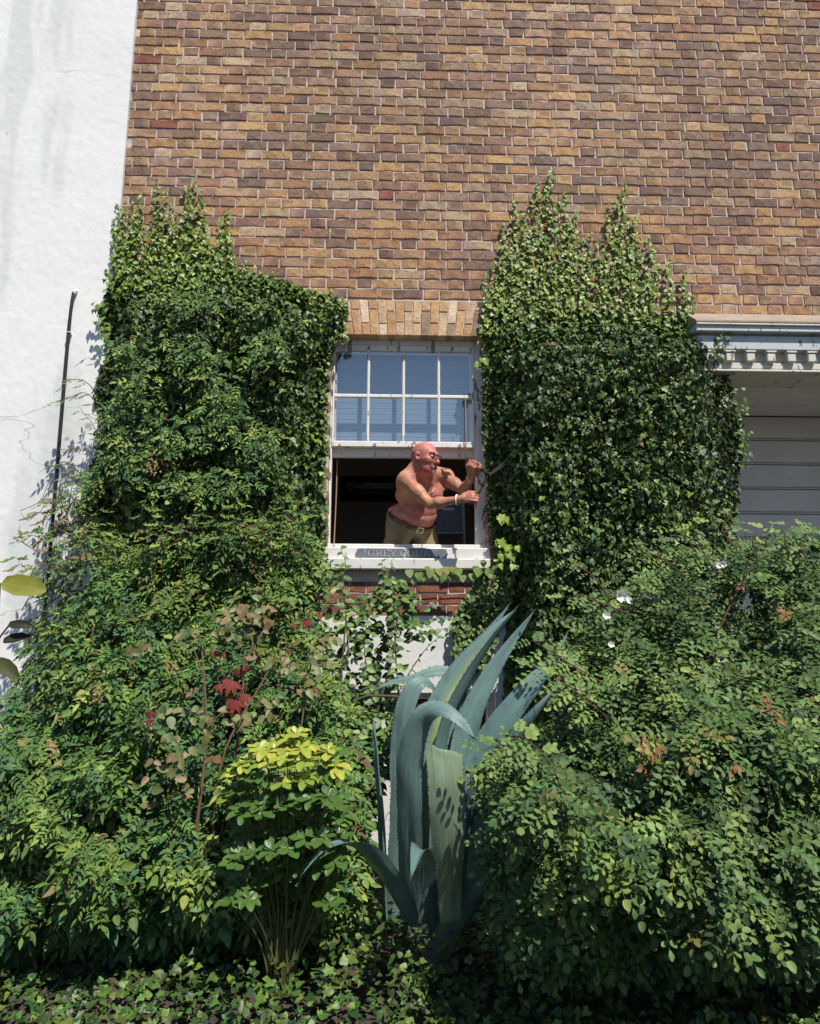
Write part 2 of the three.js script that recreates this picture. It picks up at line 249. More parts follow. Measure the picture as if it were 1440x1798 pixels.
// ------------------------------------------------ the sash window
const win = new THREE.Group(); win.name = 'window'; house.add(win);
{
  const FZ = -0.10, FL = WL - 0.03, FR = WR + 0.02;
  const xAt = (px, py, z) => at(px, py, z).x, yAt = (py, z, px = 708) => at(px, py, z).y;
  const inL = at(578, 880, FZ).x, inR = at(837, 880, FZ).x, top = LY + 0.01;
  const headB = yAt(607, FZ);
  // box frame
  part('frame', [box(FL, inL, WB, headB, -0.2, FZ + 0.012), box(inR, FR, WB, headB, -0.2, FZ + 0.012), box(FL, FR, headB, top, -0.2, FZ + 0.010), box(inL - 0.001, inL + 0.012, WB, headB, -0.145, FZ + 0.004, 0.002), box(inR - 0.012, inR + 0.001, WB, headB, -0.145, FZ + 0.004, 0.002)], M.frame, win);
  // bottom sub-sill carrying the name board
  const q0 = FL - 0.005, q1 = FR + 0.01;
  part('bottom_rail', [box(q0, q1, ST + 0.002, WB - 0.028, -0.22, -0.004, 0.006), box(q0 + 0.01, q1 - 0.01, WB - 0.03, WB + 0.002, -0.22, -0.055, 0.006)], M.stone, win);
  // upper sash
  const U0 = -0.128, U1 = -0.086, cols = [[587, 644], [649, 706], [711, 768], [773, 829.5]], rows = [[616, 692], [698, 775]];
  const uz = U1, sl = inL + 0.008, sr = inR - 0.008, sTop = headB - 0.002, sBot = yAt(785, uz);
  const gx = cols.map(([a, b]) => [xAt(a, 695, uz), xAt(b, 695, uz)]), gy = rows.map(([a, b]) => [yAt(b, uz), yAt(a, uz)]);
  const us = part('upper_sash', [box(sl, gx[0][0], sBot, sTop, U0, U1), box(gx[3][1], sr, sBot, sTop, U0, U1), box(gx[0][0], gx[3][1], gy[0][1], sTop, U0 + 0.001, U1 - 0.001), box(gx[0][0], gx[3][1], sBot, gy[1][0], U0 + 0.001, U1 - 0.001)], M.frame, win);
  for (let i = 0; i < 3; i++) part('muntin', box(gx[i][1], gx[i + 1][0], gy[1][0], gy[0][1], U0 + 0.006, U1 - 0.004, 0.006), M.white, win);
  part('muntin', box(gx[0][0], gx[3][1], gy[1][1], gy[0][0], U0 + 0.008, U1 - 0.006, 0.005), M.white, win);
  M.pane = new THREE.MeshPhysicalMaterial({ color: 0xffffff, transmission: 1, roughness: 0.02, ior: 2.5, thickness: 0 });
  for (const [a, b] of gx) for (const [c, d] of gy) part('pane', box(a - 0.004, b + 0.004, c - 0.004, d + 0.004, -0.108, -0.105, 0.001), M.pane, win);
  // lower sash, pushed up behind the upper one
  const L0 = -0.185, L1 = -0.138, lb = yAt(803, L1), lt = yAt(786, L1), up = sTop + 0.01;
  part('lower_sash', [box(sl, sr, lb, lb + 0.085, L0, L1), box(sl, sl + 0.026, lb + 0.085, up, L0, L1), box(sr - 0.026, sr, lb + 0.085, up, L0, L1), box(sl + 0.026, sr - 0.026, up - 0.05, up, L0 + 0.001, L1 - 0.001)], M.white, win);
  // blind drawn down behind the glass
  M.blind = std({ color: lin(0.22, 0.34, 0.44), roughness: 0.8 });
  const pleats = []; for (let y = lb + 0.09; y < headB; y += 0.022) pleats.push(box(sl, sr, y, y + 0.0205, -0.225, -0.222 + (Math.round(y / 0.022) % 2) * 0.0015, 0.001));
  part('blind', pleats, M.blind, win);
  const cordM = std({ color: lin(0.36, 0.22, 0.12), roughness: 0.9 });
  part('sash_cord', tube([at(592.5, 803, -0.2), at(590, 880, -0.2), at(586.5, 957, -0.2)], 0.005, 6), cordM, win);
  part('sash_cord', tube([at(817.5, 700, -0.08), at(818, 790, -0.08), at(818, 822, -0.17)], 0.0045, 6), cordM, win);
  // name board with raised letters
  const nx0 = at(625, 971, 0).x, nx1 = at(786, 971, 0).x, ny0 = at(700, 979.5, 0).y, ny1 = at(700, 964, 0).y, hh = (ny1 - ny0) / 2;
  const sh = new THREE.Shape(); const cy = (ny0 + ny1) / 2;
  sh.moveTo(nx0 + hh * 0.7, ny0); sh.lineTo(nx1 - hh * 0.7, ny0); sh.quadraticCurveTo(nx1 - 0.004, ny0, nx1 - hh * 0.35, cy - hh * 0.2); sh.quadraticCurveTo(nx1 + 0.01, cy, nx1 - hh * 0.35, cy + hh * 0.25); sh.quadraticCurveTo(nx1 - 0.004, ny1, nx1 - hh * 0.9, ny1);
  sh.lineTo(nx0 + hh * 0.9, ny1); sh.quadraticCurveTo(nx0 + 0.004, ny1, nx0 + hh * 0.35, cy + hh * 0.25); sh.quadraticCurveTo(nx0 - 0.01, cy, nx0 + hh * 0.35, cy - hh * 0.2); sh.quadraticCurveTo(nx0 + 0.004, ny0, nx0 + hh * 0.7, ny0);
  const pg = new THREE.ExtrudeGeometry(sh, { depth: 0.012, bevelEnabled: true, bevelSize: 0.003, bevelThickness: 0.003, bevelSegments: 1 }); pg.translate(0, 0, -0.004);
  const slate = woodPaint([0.13, 0.15, 0.175], [0.30, 0.31, 0.32], 0.62, 101);
  const np = thing('nameplate', 'long dark slate name board reading GREY COURT under the open window', 'sign'), board = part('board', uvBox(pg), slate, np);
  const font = await new FontLoader().loadAsync('fonts/droid/droid_serif_regular.typeface.json');
  const size = (ny1 - ny0) * 0.66, tg = new TextGeometry('GREY COURT', { font, size, depth: 0.003, curveSegments: 4, bevelEnabled: false }); tg.computeBoundingBox();
  const bw = tg.boundingBox.max.x, tw = at(767, 971, 0).x - at(645, 971, 0).x; tg.scale(tw / bw, 1, 1); tg.translate(at(645, 971, 0).x, cy - size * 0.5, 0.0112);
  part('lettering', uvBox(tg), std({ color: lin(0.33, 0.33, 0.325), roughness: 0.9 }), board);
  // stone sill
  part('sill', [box(at(563, 990, 0.06).x, at(861, 990, 0.06).x, SB, ST, -0.2, 0.065, 0.008)], M.stone, house);
}
// ------------------------------------------------ porch at the right with its cornice
{
  const y = (py, z) => at(1320, py, z).y, xl = PX - 0.06;
  const fil = new THREE.Shape([[0, 0], [0.15, -0.005], [0.15, -0.012], [0, -0.012]].map((q) => new THREE.Vector2(...q)));
  const prof = (pts, a, b) => { const g = new THREE.ExtrudeGeometry(new THREE.Shape(pts.map((q) => new THREE.Vector2(...q))), { depth: b - a, bevelEnabled: false }); g.rotateY(-Math.PI / 2); g.rotateY(Math.PI); g.scale(1, 1, -1); return g; };
  const beam = (z1, py0, py1, mat, nm, parent, inset = 0) => part(nm, box(xl - inset, XE, y(py1, z1), y(py0, z1), -0.25, z1, 0.006), mat, parent);
  const cor = new THREE.Group(); cor.name = 'cornice'; house.add(cor);
  // sloping mortar flashing
  const fy = y(566, 0.17), fh = y(551, 0.0);
  const fs = new THREE.BufferGeometry(); fs.setAttribute('position', new THREE.Float32BufferAttribute([xl, fh, -0.004, XE, fh, -0.004, XE, fy + 0.012, 0.175, xl, fy + 0.012, 0.175, xl, fy, 0.175, XE, fy, 0.175, xl, fy, -0.1, XE, fy, -0.1, xl, fh, -0.1, XE, fh, -0.1], 3));
  fs.setIndex([0, 3, 1, 1, 3, 2, 3, 4, 2, 2, 4, 5, 4, 6, 5, 5, 6, 7, 0, 8, 3, 8, 6, 3, 3, 6, 4, 8, 0, 1, 8, 1, 9]); part('flashing', uvBox(fs.toNonIndexed()), std({ map: mortarMap, bumpMap: mortarBump, bumpScale: 0.006, color: lin(0.62, 0.55, 0.48), roughness: 0.95 }), cor);
  beam(0.185, 567, 570.5, M.cream, 'moulding', cor);
  beam(0.17, 571, 582, M.blue, 'fascia', cor);
  beam(0.115, 582.3, 589, M.blue, 'moulding', cor, -0.01);
  beam(0.13, 589.3, 614, M.blue, 'fascia', cor, -0.02);
  beam(0.075, 614.4, 636, M.cream, 'frieze', cor, -0.03);
  beam(0.085, 636.3, 648, M.cream, 'frieze', cor, -0.03);
  beam(0.10, 648.3, 652.5, M.cream, 'moulding', cor, -0.025);
  const z = 0.125, p = at(1320, 626, z).x - at(1284, 626, z).x;
  for (let i = -3; i < 9; i++) { const c = at(1283, 626, z).x + i * p; if (c > XE - 0.1 || c < xl + 0.05) continue; part('dentil', [box(c - 0.031, c + 0.031, y(634, z), y(619.5, z), 0.07, z, 0.005), box(c - 0.038, c + 0.038, y(619, z), y(615.5, z), 0.07, z + 0.006, 0.004)], M.cream, cor); }
  // soffit boards, back wall of painted boards, side wall
  const sy = y(652.5, 0.1) + 0.03, BZ = -1.05;
  for (let k = 0; k < 6; k++) part('soffit_board', box(xl, XE, sy, sy + 0.03, BZ + k * 0.16 + 0.003, BZ + (k + 1) * 0.16 - 0.003, 0.005), M.board, house);
  for (let yb = sy - 0.005, k = 0; yb > -0.2; yb -= 0.222, k++) { part('board', box(xl, XE, yb - 0.198, yb, BZ - 0.05, BZ + rr(-0.002, 0.002), 0.008), M.board, house); part('board', box(xl, XE, yb - 0.215, yb - 0.203, BZ - 0.05, BZ - 0.004, 0.004), M.board, house); }
  part('porch_back', box(xl - 0.2, XE + 0.1, -0.3, sy + 0.1, BZ - 0.12, BZ - 0.052), M.dark, house);
  part('porch_side', box(PX - 0.2, PX - 0.004, -0.3, sy - 0.002, BZ - 0.06, -0.27, 0.004), M.board, house);
  part('porch_end', box(XE, XE + 0.15, -0.3, TOP, BZ - 0.06, 0.1, 0.004), M.board, house);
  part('porch_top', box(xl - 0.2, XE, sy + 0.04, sy + 0.2, BZ - 0.06, -0.27, 0.004), M.dark, house);
}
// ------------------------------------------------ the room behind the window
{
  M.room = std({ color: lin(0.6, 0.58, 0.53), roughness: 0.95 });
  const rx0 = -1.7, rx1 = PX - 0.25, ry0 = 1.28, ry1 = 4.3, rz = -2.9;
  part('room_wall', [box(rx0, rx1, ry0, ry1, rz - 0.1, rz), box(rx0 - 0.1, rx0, ry0, ry1, rz - 0.1, -0.268), box(rx1, rx1 + 0.1, ry0, ry1, rz - 0.1, -0.268)], M.room, house);
  part('room_floor', box(rx0, rx1, ry0 - 0.1, ry0 - 0.002, rz, -0.268), std({ color: lin(0.14, 0.10, 0.07), roughness: 0.7 }), house);
  part('room_ceiling', box(rx0, rx1, ry1 + 0.002, ry1 + 0.1, rz, -0.268), M.room, house);
  const pz = rz + 0.004, p0 = at(597, 880, pz), p1 = at(722, 838, pz), f = 0.07;
  const pic = thing('framed_picture', 'dark framed landscape picture on the back wall of the room', 'picture');
  const fm = std({ color: lin(0.004, 0.004, 0.004), roughness: 0.7 });
  part('picture_frame', [box(p0.x, p1.x, p0.y, p0.y + f, pz, pz + 0.04), box(p0.x, p1.x, p1.y - f, p1.y, pz, pz + 0.04), box(p0.x, p0.x + f, p0.y + f, p1.y - f, pz, pz + 0.04), box(p1.x - f, p1.x, p0.y + f, p1.y - f, pz, pz + 0.04)], fm, pic);
  const art = texture(256, 128, (u, v) => { const hl = 0.55 + 0.12 * (fbm(u * 5, 1, 4, 3) - 0.5), k = v > hl ? 0.12 + 0.25 * smooth(0.45, 0.6, fbm(u * 5, v * 9, 4, 7)) : 0.03 + 0.04 * fbm(u * 12, v * 12, 3, 8); return [k * 2.0, k * 2.3, k * 2.1]; });
  const pg = new THREE.PlaneGeometry(p1.x - p0.x - 2 * f, p1.y - p0.y - 2 * f); pg.translate((p0.x + p1.x) / 2, (p0.y + p1.y) / 2, pz + 0.012);
  part('picture', pg, std({ map: art, roughness: 0.5 }), pic);
  // small step ladder with a blue-grey tray behind the man
  const lz = -0.62, a = at(765, 934, lz), b = at(811, 888, lz), lad = thing('stepladder', 'blue-grey panel between pale metal rails standing in the room beside the man', 'stepladder');
  const panelMap = texture(128, 128, (u, v) => { const k = 0.75 + 0.5 * fbm(u * 30, v * 30, 3, 4, 30); return [0.13 * k, 0.18 * k, 0.22 * k]; });
  const tr = part('panel', box(a.x, b.x, a.y, b.y, lz - 0.03, lz, 0.008), std({ map: panelMap, roughness: 0.7 }), lad);
  const rimM = std({ color: lin(0.45, 0.5, 0.53), metalness: 0.1, roughness: 0.5 });
  part('panel_rim', [box(a.x - 0.008, a.x, a.y - 0.006, b.y + 0.006, lz - 0.034, lz + 0.006), box(b.x, b.x + 0.008, a.y - 0.006, b.y + 0.006, lz - 0.034, lz + 0.006), box(a.x - 0.008, b.x + 0.008, b.y, b.y + 0.008, lz - 0.034, lz + 0.004), box(a.x - 0.008, b.x + 0.008, a.y - 0.012, a.y, lz - 0.034, lz + 0.004)], rimM, lad);
  const l0 = at(777, 896, lz), l1 = at(798, 891, lz); part('panel_label', box(l0.x, l1.x, l0.y, l1.y, lz - 0.001, lz + 0.002, 0.001), std({ color: lin(0.6, 0.62, 0.62), roughness: 0.5 }), tr);
  for (const [x0, x1] of [[a.x - 0.03, a.x - 0.05], [b.x + 0.015, b.x + 0.045]]) part('rail', tube([V(x0, b.y + 0.03, lz), V((x0 + x1) / 2, (b.y + 1.28) / 2, lz + 0.03), V(x1, 1.29, lz + 0.06)], 0.012, 8), std({ color: lin(0.32, 0.36, 0.38), metalness: 0.5, roughness: 0.4 }), lad);
  part('rung', [tube([V(a.x - 0.04, 1.75, lz + 0.03), V(a.x + 0.1, 1.75, lz + 0.03), V(b.x + 0.025, 1.75, lz + 0.03)], 0.011, 8)], rimM, lad);
  for (const s of [a.x - 0.03, b.x + 0.02]) part('leg', tube([V(s, b.y - 0.01, lz - 0.02), V(s, 1.8, lz - 0.2), V(s, 1.29, lz - 0.4)], 0.011, 8), rimM, lad);
}
// ------------------------------------------------ neighbour house with its pipe
{
  const g = new THREE.BoxGeometry(4.5, 8.7, 0.4, 60, 100, 1); g.translate(X0 - 2.25 - 0.004, 4.0, -0.185);
  const p = g.attributes.position; for (let i = 0; i < p.count; i++) if (p.getZ(i) > 0) p.setZ(i, p.getZ(i) + 0.02 * (fbm(p.getX(i) * 1.3 + 9, p.getY(i) * 1.3, 3, 77) - 0.5)); g.computeVertexNormals();
  const wh = thing('white_house', 'white rendered neighbour house wall at the left beyond the ivy', 'house');
  const m = M.render.clone(); const t = texture(1024, 2048, (u, v) => {
    const X = u * 4.5, Y = v * 8.7, a = fbm(X * 1.2, Y * 1.2, 5, 131), b = fbm(X * 22, Y * 22, 3, 132);
    const crack = smooth(0.006, 0.0, Math.abs(fbm(X * 0.9, Y * 2.2, 5, 134) - 0.5)) * smooth(0.5, 0.6, fbm(X * 1.5, Y * 1.5, 2, 135));
    const chip = smooth(0.80, 0.84, fbm(X * 5, Y * 5, 3, 136)), grey = smooth(0.56, 0.75, fbm(X * 5, Y * 0.9, 4, 137)) * 0.10;
    const k = 0.76 + 0.06 * (a - 0.5) + 0.04 * (b - 0.5) - crack * 0.3 - chip * 0.3 - grey; return [k * (1 - grey * 0.3), k * 0.995, k * 0.985];
  }); m.map = t; t.repeat.set(1, 1);
  const uv = g.attributes.uv; m.bumpMap = texture(1024, 1024, (u, v) => 0.45 * fbm(u * 12, v * 18, 4, 36, 6) + 0.55 * fbm(u * 100, v * 180, 3, 37, 50), false); m.bumpScale = 0.0045;
  part('wall', g, m, wh);
  const pipe = thing('black_pipe', 'thin black cable pipe running down the white wall', 'pipe');
  const x = at(128, 512, 0.05).x, yT = at(128, 513, 0.05).y, bm = std({ color: lin(0.012, 0.012, 0.015), roughness: 0.45 });
  part('pipe', tube([V(x + 0.004, yT, 0.045), V(x, yT - 0.1, 0.052), V(x - 0.003, yT - 0.35, 0.05), V(x, yT - 1, 0.05), V(x + 0.004, 1.8, 0.05), V(x, 0, 0.05)], 0.0115, 10, 60), bm, pipe);
  part('pipe_end', tube([V(x + 0.012, yT + 0.02, 0.02), V(x + 0.008, yT + 0.012, 0.04), V(x + 0.004, yT - 0.01, 0.045)], 0.012, 8), std({ color: lin(0.6, 0.6, 0.6) }), pipe);
  for (const py of [584, 822]) { const c = new THREE.TorusGeometry(0.0135, 0.004, 6, 16); c.rotateX(Math.PI / 2); c.translate(x - 0.002, at(110, py, 0.05).y, 0.05); part('clip', [c, box(x - 0.004, x + 0.006, at(110, py, 0.05).y - 0.006, at(110, py, 0.05).y + 0.006, 0.0, 0.04, 0.002)], std({ color: lin(0.65, 0.65, 0.64) }), pipe); }
}
// ------------------------------------------------ ground
{
  const soil = texture(512, 512, (u, v) => { const k = 0.5 + fbm(u * 24, v * 24, 5, 141, 24); return [0.06 * k, 0.045 * k, 0.032 * k]; }), sb = texture(512, 512, (u, v) => fbm(u * 30, v * 30, 5, 142, 30), false);
  soil.repeat.set(0.8, 0.8); sb.repeat.set(0.8, 0.8);
  const g = new THREE.PlaneGeometry(120, 120, 1, 1); g.rotateX(-Math.PI / 2); const p = g.attributes.position, uv = g.attributes.uv; for (let i = 0; i < p.count; i++) uv.setXY(i, p.getX(i), p.getZ(i));
  tag(part('ground', g, std({ map: soil, bumpMap: sb, bumpScale: 0.03, roughness: 1 })), 'dark garden soil under the shrubs', 'ground', null, 'structure');
}

// ---------------------------------------------------------------- leaves and how plants are filled with them
function leafGeo(half, { fold = 0.25, curl = -0.15, wave = 0, mid = null, s = 0 } = {}) {   // half: right half of the outline from base to tip, unit length
  const ms = mid ?? half.map((q) => clamp(q[1], 0, 1)), pos = [], uv = [], idx = [], n = half.length;
  const zf = (x, y) => fold * Math.abs(x) + curl * y * y + wave * Math.sin(y * 9 + s) * Math.abs(x);
  const put = (x, y) => { pos.push(x, y, zf(x, y)); uv.push(x + 0.5, y); };
  for (let i = 0; i < n; i++) put(0, ms[i]);
  for (const sg of [1, -1]) for (let i = 0; i < n; i++) put(half[i][0] * sg, half[i][1]);
  for (let i = 0; i < n - 1; i++) { const r = n + i, l = 2 * n + i; idx.push(i, r, r + 1, i, r + 1, i + 1, i, l + 1, l, i, i + 1, l + 1); }
  const g = new THREE.BufferGeometry(); g.setAttribute('position', new THREE.Float32BufferAttribute(pos, 3)); g.setAttribute('uv', new THREE.Float32BufferAttribute(uv, 2)); g.setIndex(idx.filter(() => true)); g.computeVertexNormals(); return g;
}
const OUT = {
  ivy: [[0, 0.10], [0.16, -0.03], [0.44, 0.03], [0.34, 0.22], [0.52, 0.42], [0.27, 0.52], [0.14, 0.78], [0, 1]],
  ivy2: [[0, 0.05], [0.22, 0], [0.40, 0.14], [0.38, 0.32], [0.36, 0.45], [0.22, 0.62], [0.10, 0.84], [0, 1]],
  ovate: [[0, 0], [0.20, 0.08], [0.33, 0.28], [0.30, 0.52], [0.17, 0.80], [0, 1]],
  lance: [[0, 0], [0.12, 0.15], [0.17, 0.38], [0.12, 0.68], [0, 1]],
  round: [[0, 0], [0.24, 0.10], [0.38, 0.40], [0.33, 0.76], [0.13, 0.97], [0, 1]],
  heart: [[0, 0.12], [0.20, -0.03], [0.43, 0.12], [0.46, 0.36], [0.30, 0.66], [0.10, 0.90], [0, 1]],
  obov: [[0, 0], [0.12, 0.2], [0.27, 0.5], [0.28, 0.75], [0.14, 0.95], [0, 1]],
};
const mk = (k, v) => [0, 1, 2].map((i) => leafGeo(OUT[k], { fold: [0.25, 0.45, 0.1][i] * (v ?? 1), curl: [-0.12, -0.3, 0.08][i], wave: 0.12, s: i * 2, mid: k.startsWith('ivy') ? OUT[k].map((q, j) => clamp(0.1 + j * 0.13, 0, 1)) : null }));
const G = { ivy: [...mk('ivy'), ...mk('ivy2')], ovate: mk('ovate'), lance: mk('lance'), round: mk('round', 0.8), heart: mk('heart', 0.6), obov: mk('obov') };
function placed(g, p, n, t, s, sx = 1) { const q = g.clone(); q.applyMatrix4(basis(p, n, t, s, sx)); return q; }
function basis(p, n, t, s, sx = 1) { const N = n.clone().normalize(), T = t.clone().addScaledVector(N, -t.dot(N)); if (T.lengthSq() < 1e-6) T.set(N.y, -N.x, 0.1); T.normalize(); const X = T.clone().cross(N); return new THREE.Matrix4().makeBasis(X.multiplyScalar(s * sx), T.multiplyScalar(s), N.multiplyScalar(s)).setPosition(p); }
function pinnate(leaf, pairs, { len = 0.09, size = 0.03, droop = 0.25, up = 0.2, term = 1.1, stem = 0.0008, taper = 0.25 } = {}) {   // a compound leaf along +y, upper face +z
  const gs = [], at2 = (u) => V(0, len * u, -droop * len * u * u);
  for (let i = 0; i < pairs; i++) { const u = 0.25 + 0.68 * i / Math.max(1, pairs - 0.4), s = size * (1 - taper * Math.abs(i / pairs - 0.4)); for (const sg of [1, -1]) gs.push(placed(pick(leaf), at2(u + rr(-0.02, 0.02)), V(sg * rr(-0.1, 0.4), -up, 1), V(sg, rr(0.35, 0.7), rr(-0.25, 0.1)), s * rr(0.88, 1.1))); }
  gs.push(placed(pick(leaf), at2(0.98), V(0, 0, 1), V(0, 1, -droop * 1.5), size * term));
  gs.push(tube([at2(0), at2(0.5), at2(1)], stem, 3, 3).deleteAttribute('tangent'));
  return mergeGeometries(gs.map((g) => g.index ? g.toNonIndexed() : g));
}
function palmate(leaf, n, size, spread = 1.9) { const gs = []; for (let i = 0; i < n; i++) { const a = ((i + 0.5) / n - 0.5) * spread * 2, s = size * (1 - 0.3 * Math.abs(i / (n - 1) - 0.5)); gs.push(placed(pick(leaf), V(0, 0, 0), V(Math.sin(a) * 0.25, 0.1, 1), V(Math.sin(a), Math.cos(a), rr(-0.35, -0.05)), s)); } return mergeGeometries(gs.map((g) => g.toNonIndexed())); }
const leafMap = texture(256, 256, (u, v) => {
  const x = u - 0.5, side = Math.abs(((v - Math.abs(x) * 0.9) * 7 % 1 + 1) % 1 - 0.5), vein = Math.max(smooth(0.018, 0.006, Math.abs(x)), smooth(0.44, 0.49, side) * 0.5), k = 0.8 + 0.3 * (fbm(u * 9, v * 9, 4, 201, 9) - 0.5) + 0.3 * vein;
  return [k + 0.06 * vein, k + 0.02 * vein, k];
});
const leafBump = texture(256, 256, (u, v) => { const x = u - 0.5, side = Math.abs(((v - Math.abs(x) * 0.9) * 7 % 1 + 1) % 1 - 0.5); return 0.6 - 0.4 * Math.max(smooth(0.03, 0.0, Math.abs(x)), smooth(0.40, 0.5, side) * 0.6) + 0.2 * (fbm(u * 14, v * 14, 3, 202, 14) - 0.5); }, false);
leafMap.wrapS = leafMap.wrapT = leafBump.wrapS = leafBump.wrapT = THREE.ClampToEdgeWrapping;
const leafMat = (o = {}) => new THREE.MeshPhysicalMaterial({ color: 0xffffff, map: leafMap, roughness: 0.42, specularIntensity: 0.6, side: THREE.DoubleSide, ...o });
class Foliage {                                // collects leaves; the most exposed become parts, the rest one mass
  constructor(root, geos, mat, palette, { name = 'leaf', parts = 200, jitter = 0.25 } = {}) { Object.assign(this, { root, geos, mat, palette, name, parts, jitter, L: [] }); }
  add(p, n, t, s, c, show = 0, sx = 1) { this.L.push({ m: basis(p, n, t, s, sx), g: Math.floor(rnd() * this.geos.length), c: Math.min(c, this.palette.length - 1), j: 1 + rr(-this.jitter, this.jitter), r: rr(-0.12, 0.12), show }); }
  finish() {
    this.L.sort((a, b) => b.show - a.show);
    const mats = this.palette.map((c) => { const m = this.mat.clone(); m.color = lin(...c); return m; });
    const k = Math.min(this.parts, this.L.length);
    for (let i = 0; i < k; i++) { const q = this.L[i], o = new THREE.Mesh(this.geos[q.g], mats[q.c]); o.name = this.name; q.m.decompose(o.position, o.quaternion, o.scale); this.root.add(o); }
    for (let v = 0; v < this.geos.length; v++) {
      const L = this.L.slice(k).filter((q) => q.g === v); if (!L.length) continue;
      const im = new THREE.InstancedMesh(this.geos[v], this.mat, L.length); im.name = 'foliage'; im.userData.kind = 'stuff';
      L.forEach((q, i) => { im.setMatrixAt(i, q.m); const c = this.palette[q.c]; im.setColorAt(i, lin(c[0] * q.j * (1 + q.r), c[1] * q.j, c[2] * q.j * (1 - q.r))); });
      this.root.add(im);
    }
  }
}
// scatter over an outline in the photograph, on a bulging surface z(px, py): fn(p, n, depth, px, py) places one leaf
function scatter(P, count, zf, thick, fn, { deep = 1.6, dens = null, zmin = 0.015 } = {}) {
  const xs = P.map((q) => q[0]), ys = P.map((q) => q[1]), x0 = Math.min(...xs), x1 = Math.max(...xs), y0 = Math.min(...ys), y1 = Math.max(...ys);
  for (let i = 0, tries = 0; i < count && tries < count * 12; tries++) {
    const px = rr(x0, x1), py = rr(y0, y1); if (!inPoly(px, py, P)) continue;
    if (dens && rnd() > dens(px, py)) continue;
    i++;
    const z = zf(px, py), e = 6, p0 = at(px, py, z), gx = (zf(px + e, py) - zf(px - e, py)) / (2 * e) * 250, gy = -(zf(px, py + e) - zf(px, py - e)) / (2 * e) * 250;
    const n = V(-gx, -gy, 1).normalize(), t = thick * Math.pow(rnd(), deep), zz = Math.max(zmin, z - t), p = at(px, py, zz);
    fn(p, n, z - zz, px, py, zz);
  }
}
const rv = (k) => V(rr(-k, k), rr(-k, k), rr(-k, k));
const cl = (x, y, f, s) => fbm(x / f, y / f, 3, s);
function stems(root, list, mat, name = 'stem') { for (const [pts, r] of list) part(name, tube(pts, r, 6), mat, root); }
const stemM = (r, g, b) => std({ color: lin(r, g, b), roughness: 0.75 });

// ---------------------------------------------------------------- ivy on both sides of the window
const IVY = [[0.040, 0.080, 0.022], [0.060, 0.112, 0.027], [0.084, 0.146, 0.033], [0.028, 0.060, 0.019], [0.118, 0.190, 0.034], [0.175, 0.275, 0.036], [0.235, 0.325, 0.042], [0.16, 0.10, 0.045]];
const glossy = leafMat({ roughness: 0.46, specularIntensity: 0.65 });
function ivyMass(name, label, P, count, depth, sd, { bright, parts = 220, tone }) {
  setSeed(sd);
  const root = thing(name, label, 'ivy'), f = new Foliage(root, G.ivy, glossy, IVY, { parts });
  const zf = (x, y) => 0.02 + depth * smooth(0, 75, edgeDist(x, y, P)) * (sd === 21 ? lerp(0.3, 1, smooth(845, 960, x)) : 1) * (0.8 + 0.2 * cl(x, y, 160, sd)) + 0.22 * (cl(x, y, 55, sd + 1) - 0.45) * smooth(0, 40, edgeDist(x, y, P)) + 0.12 * (cl(x, y, 21, sd + 2) - 0.5);
  scatter(P, count, zf, 0.30, (p, n, d, px, py) => {
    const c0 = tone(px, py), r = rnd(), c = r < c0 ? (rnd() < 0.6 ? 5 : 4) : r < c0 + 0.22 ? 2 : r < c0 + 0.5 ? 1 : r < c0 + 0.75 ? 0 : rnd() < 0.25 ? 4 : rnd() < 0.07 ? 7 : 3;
    const N = n.clone().multiplyScalar(0.8).add(V(0, 0.30, 0.15)).add(rv(0.75)), T = V(rr(-0.7, 0.7), -1, rr(-0.2, 0.5));
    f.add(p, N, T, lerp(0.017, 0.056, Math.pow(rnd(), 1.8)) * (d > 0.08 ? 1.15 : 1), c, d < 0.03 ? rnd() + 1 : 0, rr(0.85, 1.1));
  }, { deep: 1.25 });
  { const ug = []; scatter(P, sd === 21 ? 420 : 220, zf, 0.01, (p, n, d, px, py) => { if (py < 590) return; const a = p.clone().addScaledVector(n, 0.02); for (let k = 0; k < 7; k++) { const q = new THREE.IcosahedronGeometry(rr(0.0022, 0.0038), 0); const o = rv(0.011); q.translate(a.x + o.x, a.y + o.y, a.z + o.z); ug.push(q); } }); tag(part('flower_heads', ug, stemM(0.24, 0.26, 0.11), root), null, null, null, 'stuff'); }
  bright?.(f, root);
  f.finish(); return root;
}
function strand(f, x, y0, y1, w, dens = 1, cols = [4, 5, 5, 6]) {   // young ivy climbing the bare bricks
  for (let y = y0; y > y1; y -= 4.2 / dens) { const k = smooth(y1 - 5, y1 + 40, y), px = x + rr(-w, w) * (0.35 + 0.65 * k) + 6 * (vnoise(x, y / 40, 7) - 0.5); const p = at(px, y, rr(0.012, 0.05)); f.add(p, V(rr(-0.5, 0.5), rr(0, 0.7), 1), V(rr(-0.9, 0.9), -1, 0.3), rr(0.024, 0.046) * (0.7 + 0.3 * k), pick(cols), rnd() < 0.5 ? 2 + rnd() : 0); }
}
const PR = [[850, 560], [872, 548], [960, 540], [1080, 546], [1200, 556], [1236, 572], [1262, 602], [1280, 616], [1276, 645], [1290, 700], [1300, 745], [1308, 785], [1298, 830], [1294, 880], [1290, 930], [1300, 980], [1290, 1060], [1240, 1200], [1100, 1340], [900, 1360], [885, 1300], [885, 1180], [888, 1100], [884, 1020], [868, 960], [857, 900], [851, 800], [848, 700], [846, 620]];
